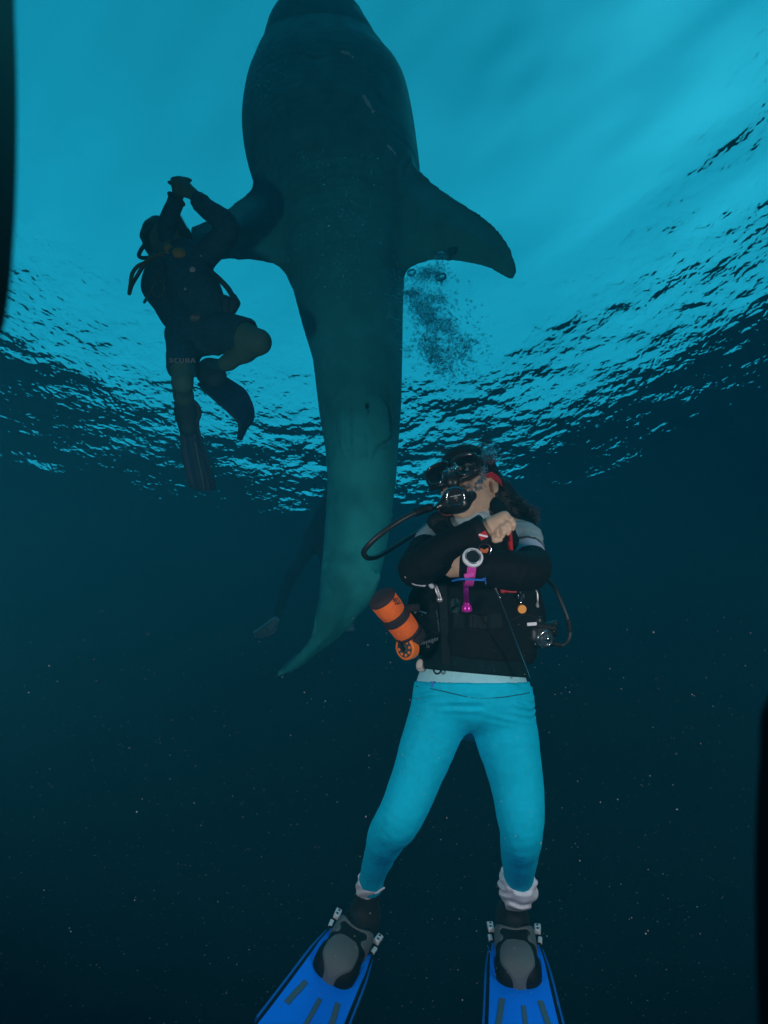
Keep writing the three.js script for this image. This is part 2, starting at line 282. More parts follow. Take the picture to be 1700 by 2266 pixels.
  const f = (x, y, z) => {
    let d = body(x, y, z);
    if (d > 1.6) return d - 1.2 > 0.4 ? Math.min(d, 0.4 + 0) : d;
    d = smin(d, pecL(x, y, z), 0.10); d = smin(d, pecR(x, y, z), 0.10); d = smin(d, dorsal2(x, y, z), 0.05);
    d = smin(d, tail(x, y, z), 0.07); d = smin(d, tailB(x, y, z), 0.05);
    d = smin(d, pelL(x, y, z), 0.012); d = smin(d, pelR(x, y, z), 0.012); d = smin(d, clasp(x, y, z), 0.02);
    d = smax(d, -vent(x, y, z), 0.008);
    return d;
  };
  const fold = creases((x, y, z) => body(x, y, z), [[[768, 862], [771, 900], [772, 950], [772, 985], [778, 1002]], [[861, 880], [862, 930], [863, 970], [857, 983], [840, 991], [826, 1018]], [[814, 955], [815, 1012]], [[800, 1180], [786, 1208], [768, 1240]]], 0.020, 0.012);
  const wrinkle = creases((x, y, z) => body(x, y, z), [[[560, 352], [572, 372], [580, 398]], [[577, 338], [590, 360], [598, 392]], [[596, 330], [608, 355], [615, 388]], [[908, 350], [900, 372], [893, 398]], [[893, 338], [884, 362], [876, 392]], [[660, 120], [700, 131], [745, 122]], [[722, 1285], [735, 1310], [741, 1335]]], 0.016, 0.006);
  const f0 = f, fShark = (x, y, z) => smax(smax(f0(x, y, z), -fold(x, y, z), 0.012), -wrinkle(x, y, z), 0.012);
  const corners = []; for (const p of [[400, -60], [1160, -60], [400, 620], [1160, 620], [600, 1510], [900, 1510]]) for (const d of [2.85, 4.5]) corners.push(at(p[0], p[1], d));
  const bb = around(pts, 0.75).union(around([at(424, 515, 3.6), at(1140, 605, 3.6), at(613, 1497, 2.7), at(613, 1497, 3.3)], 0.12));
  const base = at(726, 270, 3.9);
  const sh = thing('whale_shark', 'huge dark whale shark rising to the surface with both broad side fins spread', 'whale shark', base);
  const col = (x, y, z, nx, ny, nz) => {
    const down = clamp(0.5 - 0.5 * ny, 0, 1), v = noise(x * 3, y * 3, z * 3) * 0.3 + noise(x * 11, y * 11, z * 11) * 0.28 + noise(x * 40, y * 40, z * 40) * 0.2;
    const pale = smooth(0.35, 0.6, down + 0.1 * v), b = lerp(0.22, 0.53, pale) * (1 + 0.5 * v);
    const spot = pale < 0.9 && noise(x * 7 + 40, y * 7, z * 7) > 0.55 ? 0.2 : 0;
    return [b * 0.07 + spot * 0.15, b + spot, b * 1.0 + spot];
  };
  part('body', nets(fShark, bb.min, bb.max, 0.019, col), mat(1, 1, 1, 0.7, { vertexColors: true, specularIntensity: 0.3 }), sh);
  for (const [px, py] of [[590, 95], [832, 92]]) part('eye', new THREE.SphereGeometry(0.028, 16, 12).translate(...at(px, py, 3.93).toArray()), mat(0.02, 0.02, 0.02, 0.2), sh);
}
// ---------------------------------------------------------------- the woman diver: body, clothes, hair
const skinM = mat(0.62, 0.42, 0.30, 0.55, { vertexColors: true });
const skinTone = (x, y, z) => { const v = 1 + 0.10 * noise(x * 60, y * 60, z * 60) + 0.07 * noise(x * 220, y * 220, z * 220); return [v, v * 0.98, v * 0.96]; };
const cloth = (amp, f1 = 90, f2 = 400) => (x, y, z) => { const v = 1 + amp * noise(x * f1, y * f1, z * f1) + amp * 1.2 * noise(x * f2, y * f2, z * f2); return [v, v, v]; };
const W = {};
{
  const chain = (rows) => { const p = rows.map(([x, y, d]) => at(x, y, d)), b = []; for (let i = 0; i < rows.length - 1; i++) b.push(bone(p[i], p[i + 1], rows[i][3], rows[i + 1][3])); return { f: limb(p, rows.map((q) => q[3] * (q[1] > 1640 ? (q[1] > 1830 ? 0.90 : 0.945) : 1))), p, r: rows.map((q) => q[3]) }; };
  const legR = chain([[981, 1560, 1.47, 0.069], [949, 1643, 1.45, 0.064], [917, 1733, 1.41, 0.053], [885, 1808, 1.37, 0.0465], [860, 1843, 1.40, 0.0435], [842, 1887, 1.47, 0.034], [826, 1932, 1.53, 0.027], [817, 1975, 1.58, 0.027]]);
  const legL = chain([[1108, 1565, 1.47, 0.071], [1120, 1625, 1.46, 0.071], [1133, 1682, 1.44, 0.0655], [1144, 1736, 1.42, 0.0585], [1151, 1797, 1.39, 0.0515], [1153, 1842, 1.38, 0.0455], [1150, 1884, 1.43, 0.0415], [1148, 1932, 1.50, 0.0335], [1143, 1985, 1.56, 0.03]]);
  const pelC = at(1046, 1535, 1.485), axisUp = at(1057, 1270, 1.56).sub(at(1045, 1540, 1.48)).normalize();
  const fr = frame(pelC, axisUp, BACK);
  const pelvis = blend(0.05, ellip(pelC, fr, 0.127, 0.075, 0.096), ellip(at(1046, 1505, 1.49), fr, 0.128, 0.07, 0.09), ellip(at(1048, 1552, 1.475), fr, 0.122, 0.045, 0.082));
  const lower = blend(0.022, pelvis, legR.f, legL.f);
  const chestC = at(1057, 1262, 1.575), chest = ellip(chestC, fr, 0.148, 0.19, 0.10);
  const waist = bone(at(1046, 1500, 1.495), at(1052, 1380, 1.54), 0.105, 0.11);
  const armR = chain([[962, 1196, 1.575, 0.046], [938, 1235, 1.50, 0.041], [924, 1260, 1.415, 0.036], [985, 1222, 1.36, 0.037], [1040, 1192, 1.335, 0.031], [1076, 1172, 1.325, 0.025]]);
  const armL = chain([[1154, 1196, 1.575, 0.048], [1168, 1235, 1.50, 0.042], [1176, 1262, 1.41, 0.037], [1130, 1262, 1.345, 0.038], [1060, 1255, 1.315, 0.029], [1028, 1253, 1.32, 0.025]]);
  W.armR = armR; W.armL = armL; W.legR = legR; W.legL = legL; W.fr = fr;
  // head
  const s = CR.clone().multiplyScalar(0.85).addScaledVector(CU, 0.27).addScaledVector(BACK, 0.45).normalize();
  const f0 = CR.clone().multiplyScalar(-0.45).addScaledVector(CU, 0.45).addScaledVector(BACK, 0.92), f = f0.addScaledVector(s, -f0.dot(s)).normalize(), u = V().crossVectors(f, s).normalize(); if (u.dot(CU) < 0) u.negate();
  const C = at(1036, 1080, 1.62), H = (a, b, c) => C.clone().addScaledVector(s, a).addScaledVector(u, b).addScaledVector(f, c);
  Object.assign(W, { s, f, u, C, H, hm: new THREE.Matrix4().makeBasis(s, u, f).setPosition(C) });
  const hm = W.hm, cran = ellip(H(0, 0.03, -0.012), hm, 0.074, 0.088, 0.093);
  const ears = [-1, 1].map((k) => blend(0.01, ellip(H(k * 0.077, -0.005, -0.005), hm, 0.009, 0.030, 0.018), bone(H(k * 0.076, -0.028, 0.0), H(k * 0.076, -0.036, 0.003), 0.009, 0.007)));
  const earDip = [-1, 1].map((k) => ellip(H(k * 0.087, -0.002, 0.001), hm, 0.006, 0.018, 0.009));
  let head = blend(0.03, cran, ellip(H(0, -0.04, 0.035), hm, 0.055, 0.062, 0.058), bone(H(-0.042, -0.06, 0.015), H(0.0, -0.092, 0.062), 0.02, 0.017), bone(H(0.042, -0.06, 0.015), H(0.0, -0.092, 0.062), 0.02, 0.017), ellip(H(0, -0.05, -0.03), hm, 0.06, 0.06, 0.06));
  head = blend(0.012, head, bone(H(0, 0.02, 0.085), H(0, -0.022, 0.106), 0.009, 0.013), bone(H(-0.018, -0.056, 0.083), H(0.018, -0.056, 0.083), 0.009, 0.009));
  head = blend(0.006, head, ...ears);
  const headF = head, sockets = [-1, 1].map((k) => ellip(H(k * 0.031, 0.012, 0.094), hm, 0.016, 0.010, 0.014));
  const headFn = (x, y, z) => { let d = headF(x, y, z); for (const e of earDip) d = smax(d, -e(x, y, z), 0.006); for (const e of sockets) d = smax(d, -e(x, y, z), 0.008); return d; };
  const neck = bone(H(0, -0.04, -0.02), at(1047, 1175, 1.60), 0.052, 0.058);
  const trap = blend(0.04, bone(at(1047, 1175, 1.61), at(975, 1192, 1.60), 0.05, 0.042), bone(at(1047, 1175, 1.61), at(1160, 1190, 1.60), 0.05, 0.042));
  const body = blend(0.03, lower, chest, waist, trap, neck, armR.f, armL.f);
  W.body = body; W.lower = lower; W.neckF = neck; W.chest = chest; W.waist = waist; W.trap = trap; W.pelvis = pelvis; W.headFn = headFn;
  // hands: palm, four fingers and a thumb
  function hand(wrist, palm, fingers, thumb) {
    const parts = [];
    for (let i = 0; i < palm.length; i++) parts.push(bone(wrist, palm[i], 0.019, 0.0125));
    const p = blend(0.014, ...parts), fs = [...fingers, thumb].map((q) => { const b = []; for (let i = 0; i < q.length - 1; i++) b.push(bone(q[i][0], q[i + 1][0], q[i][1], q[i + 1][1])); return blend(0.004, ...b); });
    return (x, y, z) => { let d = p(x, y, z), e = 1e9; for (const g of fs) { const v = g(x, y, z); e = smin(e, v, 0.0012); } return smin(d, e, 0.0055); };
  }
  const q = (px, py, d, r) => [at(px, py, d), r];
  const wr = at(1074, 1173, 1.326);
  const handR = hand(wr, [at(1117, 1143, 1.312), at(1111, 1150, 1.312), at(1104, 1157, 1.314), at(1097, 1163, 1.318)], [
    [q(1117, 1143, 1.310, 0.0085), q(1129, 1150, 1.300, 0.0076), q(1135, 1160, 1.297, 0.0068), q(1134, 1170, 1.299, 0.0058)],
    [q(1112, 1151, 1.306, 0.0085), q(1123, 1161, 1.293, 0.0074), q(1126, 1170, 1.290, 0.0066), q(1124, 1180, 1.294, 0.0056)],
    [q(1105, 1158, 1.306, 0.0082), q(1113, 1168, 1.293, 0.0071), q(1115, 1177, 1.290, 0.0063), q(1112, 1186, 1.294, 0.0054)],
    [q(1097, 1164, 1.312, 0.0075), q(1103, 1173, 1.299, 0.0064), q(1103, 1181, 1.298, 0.0057), q(1100, 1188, 1.302, 0.005)]],
    [q(1081, 1181, 1.322, 0.012), q(1088, 1189, 1.306, 0.0098), q(1097, 1194, 1.297, 0.0078), q(1107, 1194, 1.294, 0.006)]);
  const wl = at(1030, 1253, 1.32);
  const handL = hand(wl, [at(1002, 1250, 1.365), at(999, 1255, 1.366), at(998, 1260, 1.366), at(1000, 1265, 1.365)], [
    [q(1002, 1250, 1.365, 0.0098), q(984, 1247, 1.40, 0.0088), q(972, 1248, 1.42, 0.008), q(964, 1250, 1.432, 0.0068)],
    [q(999, 1255, 1.366, 0.0098), q(980, 1253, 1.40, 0.0088), q(966, 1255, 1.42, 0.008), q(956, 1258, 1.432, 0.0068)],
    [q(998, 1260, 1.366, 0.0095), q(980, 1260, 1.40, 0.0086), q(967, 1262, 1.42, 0.0078), q(958, 1264, 1.432, 0.0066)],
    [q(1000, 1265, 1.365, 0.0085), q(986, 1266, 1.395, 0.0078), q(976, 1268, 1.41, 0.007), q(969, 1269, 1.42, 0.006)]],
    [q(1020, 1250, 1.335, 0.013), q(1010, 1244, 1.365, 0.0115), q(1000, 1240, 1.385, 0.0095), q(992, 1238, 1.40, 0.0075)]);
  const per = thing('person', 'woman diver with crossed arms in bright turquoise leggings, looking up', 'person', at(1046, 1535, 1.485));
  W.per = per;
  const bb = around([...legR.p, ...legL.p, ...armR.p, ...armL.p, chestC, pelC, at(1047, 1175, 1.6)], 0.16);
  const skin = [nets(body, bb.min, bb.max, 0.0085, skinTone)];
  { const h = around([C], 0.155); skin.push(nets((x, y, z) => smin(headFn(x, y, z), neck(x, y, z), 0.02), h.min, h.max, 0.0038, skinTone)); }
  for (const [fn, pts] of [[handR, [wr, at(1136, 1174, 1.29), at(1100, 1184, 1.34), at(1117, 1146, 1.3)]], [handL, [wl, at(950, 1260, 1.38), at(998, 1276, 1.35), at(1000, 1230, 1.33)]]]) { const h = around(pts, 0.03); skin.push(nets(fn, h.min, h.max, 0.0022, skinTone)); }
  const skinGeo = mergeGeometries(skin);
  part('body', skinGeo, skinM, per);
  // clothes: the body's own shape grown by the thickness of the cloth and cut at neckline, cuffs, waist and hems
  const wrinkle = (k, p, dir, fr1, amp) => k + amp * noise(p[0] * fr1 * 0.35, p[1] * fr1, p[2] * fr1 * 0.35);
  const seam = half(at(1046, 1510, 1.392), axisUp.clone().addScaledVector(CR, -0.08));      // leggings top
  const hipFold = (x, y, z) => { const t = (x - pelC.x) * axisUp.x + (y - pelC.y) * axisUp.y + (z - pelC.z) * axisUp.z; const w = smooth(-0.075, -0.02, t), sx = (x - pelC.x); return w * (0.0034 * Math.sin(t * 330 + 9 * noise(x * 9, y * 4, z * 9) + Math.abs(sx) * 38) * smooth(-0.2, 0.5, noise(x * 16 + 7, y * 22, z * 16))); };
  const base2 = (x, y, z) => smin(lower(x, y, z), waist(x, y, z), 0.03);
  const crease = creases(base2, [[[919, 1546], [960, 1553], [1000, 1573], [1026, 1593]], [[921, 1554], [955, 1566], [988, 1578]], [[913, 1577], [936, 1579]], [[905, 1592], [925, 1592]], [[1125, 1558], [1150, 1555], [1172, 1550]], [[1068, 1572], [1105, 1570], [1142, 1571]], [[1075, 1583], [1110, 1581]], [[1060, 1590], [1064, 1560]], [[858, 1768], [872, 1775]], [[884, 1758], [892, 1772], [906, 1778]], [[1116, 1851], [1150, 1860], [1186, 1850]], [[1120, 1868], [1150, 1874]], [[830, 1880], [848, 1892]], [[820, 1905], [840, 1913]], [[1125, 1905], [1150, 1911], [1170, 1904]]], 0.0034, 0.0012);
  const kneeFold = (x, y, z) => 0.0016 * noise(x * 30, y * 110, z * 30) * smooth(0.0, 0.6, noise(x * 7 + 3, y * 7, z * 7)) + 0.0009 * noise(x * 60, y * 60, z * 60);
  const cutR = half(at(818, 1962, 1.56), at(818, 1962, 1.56).sub(at(842, 1887, 1.47))), cutL = half(at(1147, 1946, 1.51), at(1147, 1960, 1.53).sub(at(1152, 1884, 1.43)).addScaledVector(CR, 0.03));
  const legging = (x, y, z) => { const d = smax(base2(x, y, z) - 0.0098 + 1.3 * hipFold(x, y, z) + 0.7 * kneeFold(x, y, z), -crease(x, y, z) - 0.0085, 0.004); return smax(smax(d, seam(x, y, z), 0.004), Math.max(cutR(x, y, z), cutL(x, y, z)), 0.004); };
  const lb = around([...legR.p, ...legL.p, pelC], 0.15);
  part('leggings', nets(legging, lb.min, lb.max, 0.0062, cloth(0.05)), mat(0.002, 0.56, 0.80, 0.75, { vertexColors: true, specularIntensity: 0.25 }), per);
  part('waistband_seam', tube([[922, 1519], [955, 1524], [1000, 1534], [1040, 1543], [1063, 1545], [1110, 1543], [1150, 1537], [1172, 1533]].map(([x, y]) => { const h = hit(legging, x, y); return h.p.addScaledVector(h.n, 0.0004); }), 0.0012, 6), mat(0.0, 0.10, 0.15, 0.8), per);
  const tagAt = hit(legging, 957, 1514);
  part('waist_tag', put(new RoundedBoxGeometry(0.008, 0.014, 0.002, 2, 0.0008), frame(tagAt.p, CU, tagAt.n)), mat(0.05, 0.25, 0.75, 0.6), per);
  // pale shirt: hem showing under the vest, sleeves, collar
  const shirtTop = half(at(1047, 1136, 1.58), CU.clone().addScaledVector(CR, 0.28).addScaledVector(CF, 0.25)), shirtHem = half(at(1046, 1490, 1.392), axisUp.clone().negate());
  const cuffR = half(at(940, 1231, 1.51), armR.p[2].clone().sub(armR.p[0])), cuffL = half(at(1166, 1222, 1.52), armL.p[2].clone().sub(armL.p[0]));
  const shirtCore = blend(0.03, pelvis, chest, waist, trap, neck), upR = limb(armR.p.slice(0, 3), armR.r.slice(0, 3)), upL = limb(armL.p.slice(0, 3), armL.r.slice(0, 3));
  const sleeveR = (x, y, z) => smax(upR(x, y, z) - 0.007, cuffR(x, y, z), 0.004), sleeveL = (x, y, z) => smax(upL(x, y, z) - 0.007, cuffL(x, y, z), 0.004);
  const puck = (x, y, z) => 0.0009 * Math.sin(noise(x * 14, y * 14, z * 14) * 7 + y * 190 - x * 60);
  const shirt = (x, y, z) => { const core = smax(smax(shirtCore(x, y, z) - 0.0065, shirtTop(x, y, z), 0.004), shirtHem(x, y, z), 0.004); return smin(core, Math.min(sleeveR(x, y, z), sleeveL(x, y, z)), 0.02) + puck(x, y, z); };
  const sb = around([at(962, 1196, 1.575), at(1154, 1196, 1.575), armR.p[1], armL.p[1], pelC, at(1047, 1136, 1.58)], 0.14);
  const hemTop = half(at(1046, 1475, 1.392), axisUp), hemBot = half(at(1046, 1532, 1.392), axisUp.clone().negate());
  part('shirt_hem', nets((x, y, z) => smax(base2(x, y, z) - 0.0052 + 0.0008 * noise(x * 40, y * 20, z * 40), Math.max(hemTop(x, y, z), hemBot(x, y, z)), 0.003), lb.min, lb.max, 0.0055, cloth(0.05)), mat(0.36, 0.74, 0.82, 0.8, { vertexColors: true, specularIntensity: 0.3 }), per, 'pale blue hem of the shirt showing above the leggings');
  const colT = half(at(1040, 1138, 1.53), CU.clone().addScaledVector(CR, -0.22)), colB = half(at(1050, 1166, 1.53), CU.clone().negate().addScaledVector(CR, 0.26));
  part('collar', nets((x, y, z) => smax(smin(neck(x, y, z), bone(at(1047, 1160, 1.59), at(1050, 1185, 1.6), 0.056, 0.075)(x, y, z), 0.02) - 0.007 + 0.001 * noise(x * 50, y * 90, z * 50), Math.max(colT(x, y, z), colB(x, y, z)), 0.004), around([at(1040, 1150, 1.6)], 0.11).min, around([at(1040, 1150, 1.6)], 0.11).max, 0.0045, cloth(0.05)), mat(0.40, 0.52, 0.55, 0.8, { vertexColors: true, specularIntensity: 0.3 }), per);
  part('shirt', nets(shirt, sb.min, sb.max, 0.0062, cloth(0.07)), mat(0.30, 0.40, 0.43, 0.8, { vertexColors: true, specularIntensity: 0.3 }), per);
  const bandOf = (f1, a, b, t) => (x, y, z) => smax(f1(x, y, z) - t, Math.max(a(x, y, z), b(x, y, z)), 0.003);
  const inv = (h) => (x, y, z) => -h(x, y, z), off = (h, k) => (x, y, z) => h(x, y, z) - k;
  const ub = around([armR.p[0], armR.p[2], armL.p[0], armL.p[2]], 0.09);
  part('cuff_ring', nets(bandOf(upL, off(cuffL, 0.004), inv(off(cuffL, -0.001)), 0.009), ub.min, ub.max, 0.004), mat(0.02, 0.04, 0.05, 0.7), per);
  part('sleeve_cuff', nets(bandOf(upL, off(cuffL, 0.052), inv(off(cuffL, 0.002)), 0.0062), ub.min, ub.max, 0.0055, cloth(0.06)), mat(0.50, 0.52, 0.62, 0.75, { vertexColors: true }), per, 'pale lilac cuff on the arm at the right of the picture');
  // black arm covers
  const coverR0 = half(at(945, 1222, 1.53), armR.p[0].clone().sub(armR.p[2])), coverL0 = half(at(1171, 1243, 1.475), armL.p[0].clone().sub(armL.p[2]).addScaledVector(CR, -0.03));
  const wristR = half(at(1067, 1177, 1.327), at(1076, 1172, 1.325).sub(at(1040, 1192, 1.335))), wristL = half(at(1017, 1253, 1.33), at(1028, 1253, 1.32).sub(at(1060, 1255, 1.315)));
  const fold = (x, y, z) => 0.0016 * noise(x * 70, y * 70, z * 70);
  for (const [arm, a, b] of [[armR, coverR0, wristR], [armL, coverL0, wristL]]) {
    const h = around(arm.p, 0.07), m1 = arm.f;
    const elbow = arm.p[2], g = (x, y, z) => smax(m1(x, y, z) - 0.0105 + fold(x, y, z), Math.max((x - elbow.x) * 0 + (bone(arm.p[0], arm.p[1], 0.05, 0.05)(x, y, z) < 0.02 ? a(x, y, z) : -1), b(x, y, z)), 0.003);
    part('arm_cover', nets(g, h.min, h.max, 0.0058, cloth(0.2)), mat(0.0045, 0.0055, 0.0075, 0.8, { vertexColors: true, specularIntensity: 0.3 }), per);
  }
  // white hems of the sleeve under the bent elbow
  for (const [a, b] of [[[901, 1275], [917, 1289]], [[919, 1290], [938, 1293]], [[950, 1287], [956, 1297]]]) part('elbow_hem', put(new THREE.CapsuleGeometry(0.0065, at(...a, 1.38).distanceTo(at(...b, 1.38)), 6, 12), frame(at(...a, 1.385).lerp(at(...b, 1.385), 0.5), at(...b, 1.385).sub(at(...a, 1.385)), BACK)), mat(0.5, 0.53, 0.62, 0.7), per);
  // rolled white socks over the boots
  const sockL = (() => { const p = [at(1150, 1925, 1.495), at(1146, 1962, 1.53), at(1143, 1985, 1.56)], core = blend(0.01, bone(p[0], p[1], 0.041, 0.046), bone(p[1], p[2], 0.046, 0.040)), top = half(at(1146, 1936, 1.51), at(1153, 1900, 1.46).sub(p[1]).addScaledVector(CR, 0.03)), bot = half(at(1143, 1987, 1.55), p[2].clone().sub(p[0]).addScaledVector(CR, 0.02)); return [(x, y, z) => smax(core(x, y, z) - 0.003 + 0.0035 * Math.sin(y * 260 + 5 * noise(x * 20, y * 20, z * 20)), Math.max(top(x, y, z), bot(x, y, z)), 0.004), p]; })();
  { const h = around(sockL[1], 0.07); part('sock', nets(sockL[0], h.min, h.max, 0.0045, cloth(0.06)), mat(0.82, 0.84, 0.9, 0.8, { vertexColors: true }), per, 'white sock rolled in thick folds'); }
  const sockR = (() => { const p = [at(826, 1928, 1.53), at(812, 1972, 1.575)], core = bone(p[0], p[1], 0.033, 0.031), n1 = p[1].clone().sub(p[0]).normalize().addScaledVector(CR, 0.35), top = half(at(806, 1947, 1.54), n1.clone().negate()), bot = half(at(812, 1972, 1.56), n1); return [(x, y, z) => smax(core(x, y, z) - 0.002 + 0.002 * Math.sin(y * 300), Math.max(top(x, y, z), bot(x, y, z)), 0.003), p]; })();
  { const h = around(sockR[1], 0.06); part('sock', nets(sockR[0], h.min, h.max, 0.0045, cloth(0.06)), mat(0.82, 0.84, 0.9, 0.8, { vertexColors: true }), per); }
  part('sock_tie', tube([at(822, 1974, 1.53), at(833, 1976, 1.52), at(842, 1970, 1.52), at(850, 1965, 1.52)], 0.0028, 8), mat(0.6, 0.62, 0.68, 0.7), per);
  // hair: a cap on the skull and loose strands swept back by the water
  const hairM = mat(0.008, 0.008, 0.011, 0.62, { vertexColors: true, specularIntensity: 0.6 });
  const hairCut = half(H(0, 0.055, 0.062), u.clone().multiplyScalar(-0.62).addScaledVector(f, 0.8)), sideCut = half(H(0, 0.0, 0.0), u.clone().multiplyScalar(-1).addScaledVector(f, 0.75));
  const cap = (x, y, z) => smax(blend(0.02, ellip(H(0, 0.034, -0.014), hm, 0.086, 0.1, 0.104), ellip(H(0, -0.03, -0.055), hm, 0.068, 0.06, 0.05))(x, y, z) + 0.003 * noise(x * 120, y * 60, z * 120), Math.max(hairCut(x, y, z), sideCut(x, y, z)), 0.012);
  const tailHair = blend(0.03, bone(H(0.03, 0.02, -0.085), at(1102, 1092, 1.67), 0.040, 0.040), bone(at(1102, 1092, 1.67), at(1132, 1126, 1.655), 0.040, 0.027), bone(at(1132, 1126, 1.655), at(1190, 1145, 1.63), 0.024, 0.003), bone(at(1105, 1095, 1.67), at(1145, 1108, 1.66), 0.03, 0.012), bone(H(0.03, 0.02, -0.085), at(1094, 1138, 1.68), 0.036, 0.032));
  const puff = blend(0.03, bone(at(992, 1030, 1.60), at(1040, 1018, 1.63), 0.016, 0.028), bone(at(1040, 1018, 1.63), at(1066, 1040, 1.66), 0.03, 0.034));
  const hairF = (x, y, z) => smin(smin(cap(x, y, z), puff(x, y, z) + 0.004 * noise(x * 80, y * 60, z * 80), 0.02), tailHair(x, y, z) + 0.0025 * noise(x * 150, y * 40, z * 150), 0.02);
  const hb = around([C, at(1098, 1100, 1.67), at(1180, 1144, 1.63), at(1090, 1140, 1.68)], 0.12);
  const hair = part('hair', nets(hairF, hb.min, hb.max, 0.0055, cloth(0.3)), hairM, per);
  const R = rng(5), strands = [];
  for (let i = 0; i < 410; i++) {
    const t = R(), g = (k) => (R() - 0.5) * k;
    let pts;
    if (i < 340) {                                      // the tail fanning out
      const a = H(0.035 + g(0.05), 0.02 + g(0.07), -0.09 + g(0.03)), ex = lerp(1120, 1190, Math.sqrt(R())), ey = lerp(1062, 1150, Math.pow((ex - 1105) / 90, 0.7)) + g(26) , e = at(ex, ey, 1.65 + g(0.1)), mid = at(lerp(1075, ex, 0.45) + g(14), lerp(1075, ey, 0.5) + 10 + g(16), 1.67 + g(0.06));
      pts = [a, mid, e, e.clone().addScaledVector(CR, 0.012 * R()).addScaledVector(CU, g(0.03))];
    } else { const a = H(g(0.14), 0.10 + g(0.04), 0.02 + g(0.1)); pts = [a, a.clone().addScaledVector(u, 0.012 * R()).addScaledVector(s, 0.015 + 0.015 * R()), a.clone().addScaledVector(u, 0.014 * R() - 0.004).addScaledVector(s, 0.035 + 0.02 * R()).addScaledVector(f, -0.02), a.clone().addScaledVector(u, 0.03 * R() - 0.015).addScaledVector(s, 0.06 + 0.02 * R()).addScaledVector(f, -0.035)]; }
    strands.push(new THREE.TubeGeometry(new THREE.CatmullRomCurve3(pts), 10, 0.0007 + 0.0006 * R(), 4));
  }
  const loose = part('loose_strands', strands, mat(0.010, 0.010, 0.013, 0.4), per); loose.userData.kind = 'stuff';
  // brows, eyes and closed lips
  for (const k of [-1, 1]) { const e = part('eye', new THREE.SphereGeometry(0.0105, 18, 14).translate(...H(k * 0.031, 0.012, 0.077).toArray()), mat(0.62, 0.58, 0.54, 0.3), per); part('iris', put(new THREE.SphereGeometry(0.005, 16, 10).scale(1, 1, 0.35), new THREE.Matrix4().makeBasis(s, u, f).setPosition(H(k * 0.031, 0.012, 0.0868))), mat(0.02, 0.015, 0.012, 0.2), e); }
  for (const k of [-1, 1]) part('eyebrow', tube([H(k * 0.017, 0.030, 0.089), H(k * 0.032, 0.034, 0.084), H(k * 0.047, 0.029, 0.074)], 0.0028, 6), mat(0.02, 0.018, 0.016, 0.7), per);
}
function hit(fn, px, py, d0 = 0.9, d1 = 2.2) {         // the point of a surface that shows at a place of the photograph, and its normal
  const o = camera.position, e = at(px, py, 1).sub(o); let t = d0;
  for (let i = 0; i < 200 && t < d1; i++) { const d = fn(o.x + e.x * t, o.y + e.y * t, o.z + e.z * t); if (d < 0.0008) break; t += Math.max(0.0006, d * 0.7); }
  const p = o.clone().addScaledVector(e, t), k = 0.002, n = V(fn(p.x + k, p.y, p.z) - fn(p.x - k, p.y, p.z), fn(p.x, p.y + k, p.z) - fn(p.x, p.y - k, p.z), fn(p.x, p.y, p.z + k) - fn(p.x, p.y, p.z - k)).normalize();
  return { p, n, d: t };
}
